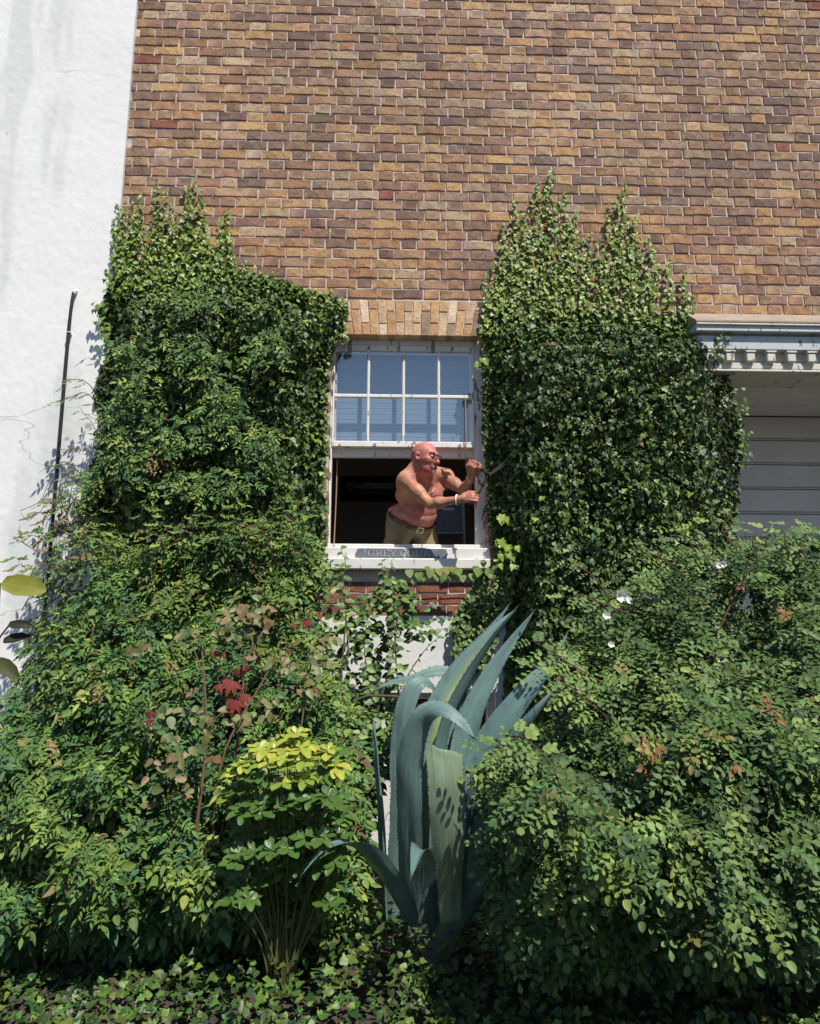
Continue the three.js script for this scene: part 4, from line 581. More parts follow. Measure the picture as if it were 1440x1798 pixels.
// ---------------------------------------------------------------- rambling rose, bottom right
{
  setSeed(91);
  const root = thing('rambling_rose', 'big rambling rose bush with rounded leaflets and a few white flowers at the right', 'rose bush'), PAL = [[0.062, 0.118, 0.036], [0.088, 0.158, 0.044], [0.122, 0.200, 0.054], [0.042, 0.082, 0.028], [0.19, 0.265, 0.062], [0.16, 0.16, 0.05]];
  const geos = [0, 1, 2, 3].map((i) => pinnate(G.round.concat(G.obov), 3 + (i % 3 ? 1 : 0), { len: 0.118, size: 0.033, droop: [0.2, 0.5, 0.35, 0.1][i], term: 1, stem: 0.0009 }));
  const f = new Foliage(root, geos, leafMat({ roughness: 0.55, specularIntensity: 0.45 }), PAL, { parts: 300 }), S = [];
  const P = [[1000, 1260], [985, 1215], [1010, 1175], [985, 1130], [1040, 1100], [1040, 1060], [1090, 1020], [1150, 1000], [1165, 960], [1215, 950], [1262, 985], [1300, 945], [1340, 940], [1380, 925], [1470, 915], [1520, 1300], [1500, 1680], [900, 1680], [868, 1430], [872, 1345], [905, 1305], [965, 1258]];
  const zf = (x, y) => lerp(0.95, 2.15, smooth(900, 1420, y)) + (0.80 * (cl(x, y, 100, 93) - 0.45) + 0.22 * (cl(x, y, 36, 94) - 0.5)) * smooth(0, 60, edgeDist(x, y, P)) - 0.3 * (1 - smooth(0, 70, edgeDist(x, y, P)));
  scatter(P, 11500, zf, 0.50, (p, n, d, px, py) => {
    const r = rnd(), y4 = 0.05 + 0.25 * smooth(0.5, 0.66, cl(px, py, 50, 95)), c = r < y4 ? (rnd() < 0.8 ? 4 : 5) : r < y4 + 0.25 ? 2 : r < y4 + 0.55 ? 1 : r < 0.85 ? 0 : 3;
    f.add(p, n.clone().multiplyScalar(0.5).add(V(0, 0.7, 0.3)).add(rv(0.45)), n.clone().multiplyScalar(0.6).add(V(rr(-1, 1), rr(-0.8, 0.6), rr(0, 0.6))), rr(0.7, 1.12), c, d < 0.08 ? 1 + rnd() : 0);
  }, { deep: 1.0, dens: (x, y) => clamp(0.30 + 2.4 * (cl(x, y, 62, 96) - 0.40) + 0.04, 0.2, 1) });
  const redM = stemM(0.10, 0.030, 0.022);
  const shoot = (pts, n, s = 0.85, cols = [4, 2, 1, 2]) => { const q = pts.map((a) => at(...a)), c = new THREE.CatmullRomCurve3(q); S.push([q, [0.0042, 0.0018]]); for (let i = 0; i < n; i++) { const u = 0.2 + 0.8 * i / (n - 1), p = c.getPointAt(Math.min(1, u)), T = c.getTangentAt(Math.min(1, u)), sg = i % 2 ? 1 : -1; f.add(p, V(rr(-0.3, 0.3), 0.8, 0.7), T.clone().multiplyScalar(0.6).add(V(sg * -T.y, sg * T.x, 0.2)), s * rr(0.75, 1.1), pick(cols), 3); } };
  shoot([[1200, 1010, 1.3], [1170, 985, 1.3], [1140, 970, 1.3], [1120, 960, 1.28]], 9); shoot([[1260, 1010, 1.3], [1235, 970, 1.3], [1222, 940, 1.3], [1215, 915, 1.28]], 9); shoot([[1230, 990, 1.3], [1205, 945, 1.3], [1185, 930, 1.28]], 6, 0.8); shoot([[1110, 1080, 1.4], [1060, 1060, 1.4], [1020, 1045, 1.4], [995, 1048, 1.38]], 9, 0.75); shoot([[1070, 1050, 1.3], [1040, 1010, 1.28], [1000, 985, 1.26], [985, 975, 1.25]], 9, 0.65);
  shoot([[1060, 1200, 1.7], [1000, 1165, 1.7], [960, 1140, 1.7], [935, 1125, 1.68]], 10); shoot([[1055, 1245, 1.75], [1010, 1200, 1.75], [965, 1180, 1.75], [930, 1172, 1.72]], 11, 0.85); shoot([[1080, 1270, 1.8], [1030, 1230, 1.85], [1000, 1205, 1.85], [975, 1192, 1.84]], 9, 0.9); shoot([[960, 1400, 1.9], [910, 1330, 1.9], [870, 1310, 1.9], [850, 1318, 1.88]], 11, 0.9); shoot([[1000, 1400, 2.0], [950, 1320, 2.0], [910, 1290, 2.0]], 9, 0.9); shoot([[1385, 980, 1.4], [1378, 940, 1.4], [1390, 915, 1.38]], 7, 0.9); shoot([[1420, 990, 1.4], [1405, 950, 1.4], [1430, 930, 1.4]], 7, 0.9); shoot([[1330, 980, 1.35], [1322, 945, 1.35], [1345, 925, 1.33]], 7, 0.9); shoot([[1290, 960, 1.3], [1268, 930, 1.28], [1285, 905, 1.25]], 6, 0.6);
  for (const q of [[[1100, 1600, 1.5], [1150, 1350, 1.6], [1180, 1150, 1.5], [1150, 1010, 1.35]], [[1200, 1600, 1.5], [1250, 1300, 1.6], [1310, 1100, 1.5], [1370, 980, 1.4]], [[1040, 1600, 1.5], [1000, 1400, 1.7], [960, 1320, 1.8], [900, 1310, 1.85]], [[1300, 1600, 1.6], [1390, 1300, 1.7], [1440, 1100, 1.6]]]) S.push([q.map((a) => at(...a)).map((v) => v.add(V(0, 0, -0.25))), [0.009, 0.003]]);
  f.finish(); stems(root, S, redM, 'cane');
  const pet = leafGeo(OUT.heart, { fold: -0.1, curl: 0.35 }), pm = leafMat({ color: lin(0.78, 0.78, 0.72), roughness: 0.7, transmission: 0.25 }); pm.map = null; pm.color = lin(0.78, 0.78, 0.72);
  for (const [x, y, s, z] of [[1088, 1045, 24, 1.5], [1098, 1052, 16, 1.5], [1064, 1081, 15, 1.5], [1072, 1132, 12, 1.55], [1255, 993, 16, 1.35], [1268, 990, 13, 1.33]]) {
    const p = at(x, y, z), fl = new THREE.Group(); fl.name = 'flower'; fl.position.copy(p); root.add(fl); fl.rotation.set(rr(-0.5, 0.3), rr(-0.7, 0.7), rr(-3, 3));
    for (let i = 0; i < 8; i++) { const a = i / 5 * Math.PI * 2 + (i > 4 ? 0.5 : 0), m = part('petal', pet, pm, fl); m.applyMatrix4(basis(V(0, 0, 0), V(-Math.sin(a) * 0.5, -Math.cos(a) * 0.5, 1), V(Math.sin(a), Math.cos(a), i > 4 ? 0.9 : 0.25), s * (i > 4 ? 0.55 : 0.72) / 360)); }
    const c = new THREE.SphereGeometry(s * 0.1 / 360, 8, 6); part('flower_centre', c, stemM(0.5, 0.35, 0.08), fl);
  }
  const dg = []; for (const [x, y, w, h, m] of [[1130, 1300, 7, 14, 14], [1140, 1335, 13, 20, 40], [1155, 1312, 5, 8, 6], [1372, 1075, 10, 14, 22], [1350, 1235, 10, 18, 14], [1365, 1260, 8, 12, 10], [1290, 1345, 6, 8, 8], [1300, 1030, 7, 8, 8]]) for (let k = 0; k < m; k++) { const X = x + rr(-w, w), Y = y + rr(-h, h); dg.push(placed(pick(G.lance.concat(G.ovate)), at(X, Y, zf(X, Y) + 0.05), V(rr(-1, 1), 0.4, 1), V(rr(-1, 1), rr(-1, 0.2), 0.3), rr(0.016, 0.034))); }
  tag(part('dead_leaves', dg, std({ color: lin(0.25, 0.125, 0.055), roughness: 0.9, side: THREE.DoubleSide }), root), 'crumpled dead orange-brown leaves', null, null, 'stuff');
}
// ---------------------------------------------------------------- branch with big leaves at the left edge, close to the camera
{
  setSeed(101);
  const root = thing('leafy_branch', 'branch with large olive-yellow leaves reaching in at the left edge, nearest the viewer', 'branch'), f = new Foliage(root, G.round, leafMat({ roughness: 0.55, specularIntensity: 0.3 }), [[0.20, 0.20, 0.03], [0.022, 0.024, 0.012], [0.05, 0.06, 0.02]], { parts: 20, jitter: 0 });
  const z = 3.25; f.add(at(2, 1024, z), V(0.15, 0.35, 1), V(1, -0.06, 0.05), 0.089, 0, 2, 0.72); f.add(at(14, 1098, z), V(0, 0.5, 1), V(1, 0.1, 0), 0.045, 1, 1, 0.6); f.add(at(5, 1128, z), V(0, 0.5, 1), V(1, 0.5, 0), 0.05, 1, 1, 0.6); f.add(at(-10, 1060, z), V(0, 0.7, 1), V(-1, -0.4, 0.1), 0.07, 2, 1, 0.7); f.add(at(-6, 1160, z), V(0, 0.7, 1), V(1, -0.7, 0.1), 0.06, 2, 1, 0.7);
  f.finish(); stems(root, [[[V(at(-40, 1300, z).x, 0.0, z - 0.1), at(-60, 1500, z - 0.05), at(-30, 1250, z), at(-8, 1130, z), at(0, 1024, z)], [0.009, 0.0025]], [[at(-8, 1130, z), at(5, 1112, z), at(16, 1098, z)], 0.002]], stemM(0.1, 0.06, 0.03));
}
// ---------------------------------------------------------------- low plants covering the soil in front
{
  setSeed(111);
  const root = thing('ground_cover', 'low trailing ivy covering the soil in front of the bushes', 'ground cover', null); root.userData.kind = 'stuff';
  const geos = G.ivy, L = []; for (let i = 0; i < 42000; i++) { const x = rr(-4.2, 4.2), z = rr(0.3, 3.7), h = 0.015 + 0.42 * Math.max(0, fbm(x * 1.8 + 9, z * 1.8, 3, 113) - 0.22) * Math.pow(rnd(), 0.7); L.push([x, h, z]); }
  for (let v = 0; v < geos.length; v++) { const Q = L.filter((_, i) => i % geos.length === v), im = new THREE.InstancedMesh(geos[v], glossy, Q.length); im.name = 'foliage'; im.userData.kind = 'stuff'; Q.forEach((q, i) => { im.setMatrixAt(i, basis(V(...q), V(rr(-0.8, 0.8), 1, rr(-0.5, 0.9)), V(rr(-1, 1), rr(-0.6, 0.3), rr(-1, 1)), rr(0.022, 0.05))); const c = pick(IVY.slice(0, 5)); im.setColorAt(i, lin(...c.map((a) => a * rr(0.8, 1.3)))); }); root.add(im); }
}

// ---------------------------------------------------------------- the agave in front of the wall
{
  setSeed(121);
  const root = thing('agave', 'large blue-green agave with long toothed leaves, two of them arching over', 'agave');
  const skin = texture(256, 1024, (u, v) => { const st = fbm(u * 34, v * 3, 4, 211, 0), bl = fbm(u * 6, v * 14, 4, 212), ban = smooth(0.6, 0.75, fbm(u * 3, v * 8, 3, 213)), sp = vnoise(u * 60, v * 200, 214) > 0.965 ? 0.25 : 0; const k = 0.78 + 0.22 * st + 0.22 * (bl - 0.5) - 0.12 * ban - sp * 0.5; return [k + sp * 0.3, k + sp * 0.2, k * 0.98]; });
  const bump = texture(256, 512, (u, v) => 0.5 * fbm(u * 40, v * 4, 3, 215) + 0.5 * fbm(u * 10, v * 12, 3, 216), false);
  const thornM = std({ color: lin(0.06, 0.035, 0.025), roughness: 0.6 });
  const leaf = (pts, wpx, Ns, { ch = 0.25, col = [0.125, 0.215, 0.205], th = 0.014, blunt = false, full = false, vee = 2, stripe = null, dist = 3.65, teeth = true, label } = {}) => {
    const c = new THREE.CatmullRomCurve3(pts.map((a) => at(...a))), n = 40, m = 10, w = wpx / 2 * dist / FOC, pos = [], uv = [], colr = [], idx = [], len = c.getLength();
    const nAt = (t) => { const k = t * (Ns.length - 1), i = Math.min(Ns.length - 2, Math.floor(k)); return V(...Ns[i]).normalize().lerp(V(...Ns[i + 1]).normalize(), k - i); };
    const frames = [], ws = [];
    for (let i = 0; i <= n; i++) {
      const t = i / n, P = c.getPointAt(t), T = c.getTangentAt(t), N = nAt(t); N.addScaledVector(T, -N.dot(T)).normalize(); const S = T.clone().cross(N);
      let W = blunt ? w * lerp(0.6, 1, smooth(0, 0.75, t)) : full ? w * (0.85 + 0.15 * smooth(0, 0.3, t)) * Math.pow(Math.max(0, 1 - Math.pow(t, blunt ? 12 : 5)), 0.6) * lerp(1, 0.8, t) : w * (t < 0.45 ? lerp(0.8, 1, smooth(0, 0.4, t)) : blunt ? (1 - 0.12 * smooth(0.5, 1, t)) : Math.pow(Math.max(0, 1 - Math.pow((t - 0.45) / 0.55, 1.55)), 0.9)); W = Math.max(W, 0.0025); ws.push(W); frames.push([P, T, N, S]);
      const tt = th * (0.4 + 0.6 * (1 - t));
      for (const side of [1, -1]) for (let j = 0; j <= m; j++) {
        const u = j / m * 2 - 1, edge = W * (1 + 0.03 * Math.sin(t * len * 150) * (Math.abs(u) === 1 ? 1 : 0)), wob = 0.012 * (vnoise(t * 7, u * 2 + 3, Math.round(wpx)) - 0.5);
        const q = P.clone().addScaledVector(T, blunt ? (-0.03 * u + 0.012 * vnoise(u * 5, 1, 9)) * smooth(0.7, 1, t) : 0).addScaledVector(S, u * edge).addScaledVector(N, ch * W * (Math.pow(Math.abs(u), vee) - 0.35) + wob * (side > 0 ? 1 : 1) + (side > 0 ? 0 : -tt * (1 - Math.pow(Math.abs(u), 3) * 0.96)));
        pos.push(q.x, q.y, q.z); uv.push((u + 1) / 2, t * len); const k = stripe ? smooth(0.42, 0.05, Math.abs(u - stripe[0])) * smooth(0.05, 0.25, t) * smooth(0.98, 0.6, t) : 0;
        colr.push(lerp(col[0], 0.31, k), lerp(col[1], 0.39, k), lerp(col[2], 0.17, k));
      }
    }
    const R = (m + 1) * 2, id = (i, s, j) => i * R + s * (m + 1) + j;
    for (let i = 0; i < n; i++) { for (let j = 0; j < m; j++) { idx.push(id(i, 0, j), id(i, 0, j + 1), id(i + 1, 0, j), id(i + 1, 0, j), id(i, 0, j + 1), id(i + 1, 0, j + 1)); idx.push(id(i, 1, j), id(i + 1, 1, j), id(i, 1, j + 1), id(i + 1, 1, j), id(i + 1, 1, j + 1), id(i, 1, j + 1)); }
      idx.push(id(i, 0, 0), id(i + 1, 0, 0), id(i, 1, 0), id(i + 1, 0, 0), id(i + 1, 1, 0), id(i, 1, 0)); idx.push(id(i, 0, m), id(i, 1, m), id(i + 1, 0, m), id(i + 1, 0, m), id(i, 1, m), id(i + 1, 1, m)); }
    for (const i of [0, n]) for (let j = 0; j < m; j++) { const q = [id(i, 0, j), id(i, 1, j), id(i, 0, j + 1), id(i, 0, j + 1), id(i, 1, j), id(i, 1, j + 1)]; idx.push(...(i ? q.reverse() : q)); }
    const g = new THREE.BufferGeometry(); g.setAttribute('position', new THREE.Float32BufferAttribute(pos, 3)); g.setAttribute('uv', new THREE.Float32BufferAttribute(uv, 2)); g.setAttribute('color', new THREE.Float32BufferAttribute(colr, 3)); g.setIndex(idx); g.computeVertexNormals();
    const o = part('leaf', g, std({ map: skin, bumpMap: bump, bumpScale: 0.004, vertexColors: true, roughness: 0.45, side: THREE.DoubleSide }), root); if (label) o.userData.label = label;
    if (teeth) { const tg = []; for (let s = 0.1; s < 0.94; s += 0.028 / len) for (const sg of [1, -1]) { const i = Math.round(s * n), [P, T, N, S] = frames[i], b = P.clone().addScaledVector(S, sg * ws[i]).addScaledVector(N, ch * ws[i] * 0.65), cone = new THREE.ConeGeometry(0.0028, 0.011, 4, 1); cone.applyMatrix4(new THREE.Matrix4().makeRotationFromQuaternion(new THREE.Quaternion().setFromUnitVectors(V(0, 1, 0), S.clone().multiplyScalar(sg).addScaledVector(T, rr(-0.3, 0.5)).normalize())).setPosition(b.addScaledVector(S, sg * 0.003))); tg.push(cone); }
      if (!blunt) { const [P, T] = frames[n], cone = new THREE.ConeGeometry(0.004, 0.035, 6); cone.applyMatrix4(new THREE.Matrix4().makeRotationFromQuaternion(new THREE.Quaternion().setFromUnitVectors(V(0, 1, 0), T)).setPosition(P.clone().addScaledVector(T, 0.012))); tg.push(cone); }
      part('teeth', tg, thornM, o); }
  };
  leaf([[752, 1590, 1.05], [758, 1420, 1.05], [775, 1280, 1.05], [812, 1195, 1.0], [860, 1122, 0.95], [906, 1068, 0.9]], 62, [[-0.65, 0.2, 0.6], [-0.75, 0.35, 0.5], [-0.7, 0.5, 0.5]], { ch: 1.5, vee: 1.3, stripe: [-0.3], label: 'tall folded leaf with a yellow-green channel' });
  leaf([[746, 1590, 0.95], [762, 1380, 0.95], [783, 1260, 0.9], [828, 1155, 0.85], [893, 1063, 0.8]], 44, [[0.5, 0.1, -0.8], [0.6, 0.3, -0.7]], { ch: 0.45, dist: 3.8 });
  leaf([[790, 1590, 1.05], [806, 1380, 1.05], [826, 1262, 1.0], [864, 1180, 0.95], [937, 1074, 0.9]], 44, [[-0.3, 0.15, 1], [-0.2, 0.45, 0.9]], { ch: 0.35 });
  leaf([[800, 1590, 1.1], [824, 1410, 1.1], [872, 1290, 1.1], [926, 1215, 1.1], [976, 1152, 1.05], [996, 1112, 1.0]], 60, [[-0.4, 0.5, 0.8], [-0.5, 0.6, 0.7]], { ch: 0.3 });
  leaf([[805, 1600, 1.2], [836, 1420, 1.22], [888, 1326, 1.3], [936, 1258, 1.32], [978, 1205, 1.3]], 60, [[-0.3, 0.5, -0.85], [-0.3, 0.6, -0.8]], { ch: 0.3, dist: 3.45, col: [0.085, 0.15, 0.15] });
  leaf([[726, 1620, 1.25], [718, 1440, 1.38], [722, 1320, 1.45], [744, 1256, 1.5], [776, 1243, 1.55], [808, 1264, 1.6], [833, 1296, 1.62]], 54, [[-0.4, 0.1, 0.9], [-0.6, 0.25, 0.9], [-0.35, 0.55, 0.9], [0.3, 0.6, 0.9], [0.5, 0.6, 0.8]], { ch: -0.12, full: true, dist: 3.2, col: [0.145, 0.235, 0.215], label: 'front leaf arching over to the right' });
  leaf([[700, 1620, 1.0], [708, 1420, 1.0], [706, 1300, 1.0], [716, 1228, 1.0], [738, 1196, 0.98], [758, 1203, 0.95], [770, 1226, 0.93]], 50, [[-0.1, 0.1, 1], [-0.2, 0.2, 1], [-0.3, 0.6, 0.8], [0.6, 0.5, 0.5]], { ch: -0.1, full: true, col: [0.14, 0.225, 0.21] });
  leaf([[792, 1590, 0.85], [806, 1320, 0.8], [802, 1205, 0.74], [782, 1179, 0.72], [722, 1190, 0.74], [674, 1203, 0.76], [647, 1220, 0.78]], 34, [[0.2, 0.2, 1], [0.3, 0.4, 1], [0, 0.6, 0.9], [-0.2, 0.6, 0.9]], { ch: -0.15, dist: 3.95 });
  leaf([[792, 1620, 1.55], [788, 1470, 1.68], [785, 1380, 1.72], [781, 1318, 1.7]], 62, [[0, 0.15, 1], [0.1, 0.4, 1]], { ch: -0.22, blunt: true, dist: 3, col: [0.19, 0.26, 0.17], label: 'broad pale olive leaf, cut off short' });
  leaf([[676, 1620, 1.2], [668, 1420, 1.24], [661, 1330, 1.25], [655, 1266, 1.22]], 20, [[-1, 0.1, 0.35], [-1, 0.2, 0.3]], { ch: 0.4, dist: 3.5 });
  leaf([[822, 1610, 1.4], [850, 1440, 1.5], [868, 1360, 1.55], [884, 1322, 1.5]], 34, [[-0.4, 0.4, 0.9], [-0.3, 0.7, 0.6]], { ch: 0.25, dist: 3.2 });
  leaf([[725, 1620, 1.3], [676, 1530, 1.5], [620, 1480, 1.7], [570, 1490, 1.8], [535, 1530, 1.86]], 44, [[-0.2, 1, 0.3], [-0.5, 1, 0.4]], { ch: 0.3, dist: 3.1 });
  leaf([[765, 1630, 1.4], [750, 1520, 1.7], [735, 1490, 1.95], [722, 1540, 2.15]], 46, [[0, 0.8, 0.8], [0, 0.9, 0.9]], { ch: 0.3, dist: 2.9 });
  leaf([[800, 1630, 1.35], [870, 1540, 1.6], [930, 1490, 1.8], [980, 1500, 1.9]], 44, [[0.2, 1, 0.3], [0.5, 1, 0.3]], { ch: 0.3, dist: 3.0 });
  const b = at(762, 1600, 1.15), core = new THREE.LatheGeometry([[0.001, 0.36], [0.06, 0.34], [0.12, 0.24], [0.16, 0.1], [0.15, -0.02]].map((q) => new THREE.Vector2(...q)), 14); core.translate(b.x, 0, b.z);
  part('trunk', core, std({ color: lin(0.16, 0.17, 0.12), roughness: 0.9 }), root);
}

// ---------------------------------------------------------------- the man leaning out of the window
{
  setSeed(131);
  const smin = (a, b, k) => { const h = Math.max(k - Math.abs(a - b), 0) / k; return Math.min(a, b) - h * h * k * 0.25; };
  const smax = (a, b, k) => -smin(-a, -b, k);
  const cone = (a, b, ra, rb) => { const d = b.clone().sub(a), L = d.lengthSq(); return (x, y, z) => { const px = x - a.x, py = y - a.y, pz = z - a.z; let t = (px * d.x + py * d.y + pz * d.z) / L; t = t < 0 ? 0 : t > 1 ? 1 : t; const qx = px - d.x * t, qy = py - d.y * t, qz = pz - d.z * t; return Math.sqrt(qx * qx + qy * qy + qz * qz) - (ra + (rb - ra) * t); }; };
  const ell = (c, X, Y, Z, rx, ry, rz) => (x, y, z) => { const px = x - c.x, py = y - c.y, pz = z - c.z, a = (px * X.x + py * X.y + pz * X.z) / rx, b = (px * Y.x + py * Y.y + pz * Y.z) / ry, e = (px * Z.x + py * Z.y + pz * Z.z) / rz, k0 = Math.sqrt(a * a + b * b + e * e), k1 = Math.sqrt(a * a / rx / rx + b * b / ry / ry + e * e / rz / rz); return k1 < 1e-9 ? -Math.min(rx, ry, rz) : k0 * (k0 - 1) / k1; };
  const ball = (c, r) => (x, y, z) => Math.hypot(x - c.x, y - c.y, z - c.z) - r;
  function net(f, lo, hi, h, color) {          // a smooth skin over the field f < 0
    const nx = Math.ceil((hi.x - lo.x) / h) + 1, ny = Math.ceil((hi.y - lo.y) / h) + 1, nz = Math.ceil((hi.z - lo.z) / h) + 1, F = new Float32Array(nx * ny * nz), I = (i, j, k) => (k * ny + j) * nx + i;
    for (let k = 0; k < nz; k++) for (let j = 0; j < ny; j++) for (let i = 0; i < nx; i++) F[I(i, j, k)] = f(lo.x + i * h, lo.y + j * h, lo.z + k * h);
    const id = new Int32Array(nx * ny * nz).fill(-1), pos = [], nor = [], col = [], idx = [];
    for (let k = 0; k < nz - 1; k++) for (let j = 0; j < ny - 1; j++) for (let i = 0; i < nx - 1; i++) {
      let s = 0, cx = 0, cy = 0, cz = 0, neg = 0; const v = [];
      for (let q = 0; q < 8; q++) { const a = F[I(i + (q & 1), j + (q >> 1 & 1), k + (q >> 2))]; v.push(a); if (a < 0) neg++; }
      if (!neg || neg === 8) continue;
      for (const [a, b] of [[0, 1], [2, 3], [4, 5], [6, 7], [0, 2], [1, 3], [4, 6], [5, 7], [0, 4], [1, 5], [2, 6], [3, 7]]) if ((v[a] < 0) !== (v[b] < 0)) { const t = v[a] / (v[a] - v[b]); cx += lerp(a & 1, b & 1, t); cy += lerp(a >> 1 & 1, b >> 1 & 1, t); cz += lerp(a >> 2, b >> 2, t); s++; }
      id[I(i, j, k)] = pos.length / 3; const x = lo.x + (i + cx / s) * h, y = lo.y + (j + cy / s) * h, z = lo.z + (k + cz / s) * h, e = h * 0.6;
      const n = V(f(x + e, y, z) - f(x - e, y, z), f(x, y + e, z) - f(x, y - e, z), f(x, y, z + e) - f(x, y, z - e)).normalize(); pos.push(x, y, z); nor.push(n.x, n.y, n.z); if (color) col.push(...color(x, y, z, n));
    }
    const quad = (a, b, c, d, fl) => { if (a < 0 || b < 0 || c < 0 || d < 0) return; fl ? idx.push(a, c, b, a, d, c) : idx.push(a, b, c, a, c, d); };
    for (let k = 1; k < nz - 1; k++) for (let j = 1; j < ny - 1; j++) for (let i = 1; i < nx - 1; i++) { const s = F[I(i, j, k)] < 0;
      if (s !== F[I(i + 1, j, k)] < 0) quad(id[I(i, j - 1, k - 1)], id[I(i, j, k - 1)], id[I(i, j, k)], id[I(i, j - 1, k)], !s);
      if (s !== F[I(i, j + 1, k)] < 0) quad(id[I(i - 1, j, k - 1)], id[I(i - 1, j, k)], id[I(i, j, k)], id[I(i, j, k - 1)], !s);
      if (s !== F[I(i, j, k + 1)] < 0) quad(id[I(i - 1, j - 1, k)], id[I(i, j - 1, k)], id[I(i, j, k)], id[I(i - 1, j, k)], !s); }
    const g = new THREE.BufferGeometry(); g.setAttribute('position', new THREE.Float32BufferAttribute(pos, 3)); g.setAttribute('normal', new THREE.Float32BufferAttribute(nor, 3)); if (color) g.setAttribute('color', new THREE.Float32BufferAttribute(col, 3)); g.setIndex(idx); return g;
  }
  const man = thing('person', 'bald shirtless man in olive trousers leaning out of the window with garden shears', 'person');
  const U0 = V(0, 1, 0);
  // joints
  const Rs = at(712, 843, 0.05), Ls = at(783, 838, -0.14), Re = at(756, 885, 0.17), Rw = at(806, 877, 0.25), Le = at(814, 862, 0.0), Lw = at(828, 838, 0.18);
  const N0 = at(744, 842, -0.05), pel = at(722, 915, -0.25), U = N0.clone().sub(pel).normalize();
  const R = Rs.clone().sub(Ls).setY(0).normalize(), F = U.clone().cross(R).multiplyScalar(1).normalize(); if (F.x < 0) F.negate();
  const on = (t, f = 0, r = 0) => pel.clone().lerp(N0, t).addScaledVector(F, f).addScaledVector(R, r);
  // head
  const hc = at(746, 806, 0.07), hF = V(0.80, -0.10, 0.59).normalize(), hR0 = hF.clone().cross(U0).normalize(), hU0 = hR0.clone().cross(hF).normalize(), tilt = 0.0, hR = hR0.clone().multiplyScalar(Math.cos(tilt)).addScaledVector(hU0, Math.sin(tilt)), hU = hU0.clone().multiplyScalar(Math.cos(tilt)).addScaledVector(hR0, -Math.sin(tilt));
  const H = (x, y, z) => hc.clone().addScaledVector(hR, x * 0.95).addScaledVector(hU, y).addScaledVector(hF, z * 0.97);
  const uni = (list) => { const L = list.map((e) => Array.isArray(e) ? e : [e, 0.02]); return (x, y, z) => { let d = 1e9; for (const [f, k] of L) d = smin(d, f(x, y, z), k); return d; }; };
  const headRaw = uni([
    [ell(H(0, 0.035, -0.012), hR, hU, hF, 0.076, 0.088, 0.098), 0.02], [ell(H(0, -0.045, 0.028), hR, hU, hF, 0.059, 0.064, 0.064), 0.04], [ball(H(0, -0.098, 0.070), 0.020), 0.03], [ball(H(0.03, -0.08, 0.04), 0.025), 0.03], [ball(H(-0.03, -0.08, 0.04), 0.025), 0.03],
    [cone(H(0, 0.016, 0.086), H(0, -0.026, 0.116), 0.009, 0.015), 0.014], [ball(H(0.014, -0.03, 0.100), 0.010), 0.010], [ball(H(-0.014, -0.03, 0.100), 0.010), 0.010],
    [cone(H(-0.034, 0.034, 0.078), H(0.034, 0.034, 0.078), 0.013, 0.013), 0.02], [ball(H(0.044, -0.018, 0.058), 0.024), 0.025], [ball(H(-0.044, -0.018, 0.058), 0.024), 0.025],
    [cone(H(-0.02, -0.058, 0.086), H(0.02, -0.058, 0.086), 0.009, 0.009), 0.012], [cone(H(-0.017, -0.071, 0.083), H(0.017, -0.071, 0.083), 0.009, 0.009), 0.010],
    [ell(H(0.079, 0.004, -0.012), hR, hU.clone().addScaledVector(hF, -0.25).normalize(), hF.clone().addScaledVector(hU, 0.25).normalize(), 0.011, 0.034, 0.021), 0.008], [ell(H(-0.079, 0.004, -0.012), hR, hU.clone().addScaledVector(hF, -0.25).normalize(), hF.clone().addScaledVector(hU, 0.25).normalize(), 0.011, 0.034, 0.021), 0.008],
  ]);
  const sockets = [ball(H(0.032, 0.010, 0.104), 0.019), ball(H(-0.032, 0.010, 0.104), 0.019), ball(H(0.091, 0.006, -0.004), 0.012), cone(H(-0.014, -0.0645, 0.099), H(0.014, -0.0645, 0.099), 0.0035, 0.0035)];
  const eyes = [ball(H(0.032, 0.010, 0.080), 0.0135), ball(H(-0.032, 0.010, 0.080), 0.0135)];
  const head = (x, y, z) => { let d = headRaw(x, y, z); for (const s of sockets) d = smax(d, -s(x, y, z), 0.012); for (const e of eyes) d = smin(d, e(x, y, z), 0.003); return d; };
  // a hand closed round a handle that runs along side
  function hand(w, pd, side, nrm, s, len = 1) {
    pd = pd.clone().normalize(); side = side.clone().addScaledVector(pd, -side.dot(pd)).normalize(); nrm = nrm.clone().addScaledVector(pd, -nrm.dot(pd)).addScaledVector(side, -nrm.dot(side)).normalize();
    const L = [], q = (a, b, c) => w.clone().addScaledVector(pd, a * s).addScaledVector(side, b * s).addScaledVector(nrm, c * s);
    L.push([ell(q(0.05, 0, 0), pd, side, nrm, 0.052 * s, 0.041 * s, 0.017 * s), 0.012], [cone(q(-0.02, 0, 0), q(0.02, 0, 0), 0.026 * s, 0.024 * s), 0.02]);
    [-1.5, -0.5, 0.5, 1.5].forEach((i, k) => { const fl = [0.86, 1, 0.97, 0.86][k] * len, b = i * 0.0205, a0 = q(0.088 - Math.abs(i) * 0.005, b, -0.002), a1 = q(0.088 + 0.024 * fl, b, 0.030 * fl), a2 = q(0.088 + 0.004 * fl, b * 0.95, 0.054 * fl), a3 = q(0.088 - 0.02 * fl, b * 0.95, 0.045 * fl); L.push([uni([[cone(q(0.06, b * 0.8, 0), a0, 0.011 * s, 0.0108 * s), 0.004], [cone(a0, a1, 0.0108 * s, 0.0098 * s), 0.004], [cone(a1, a2, 0.0098 * s, 0.009 * s), 0.004], [cone(a2, a3, 0.009 * s, 0.0078 * s), 0.004]]), 0.004]); });
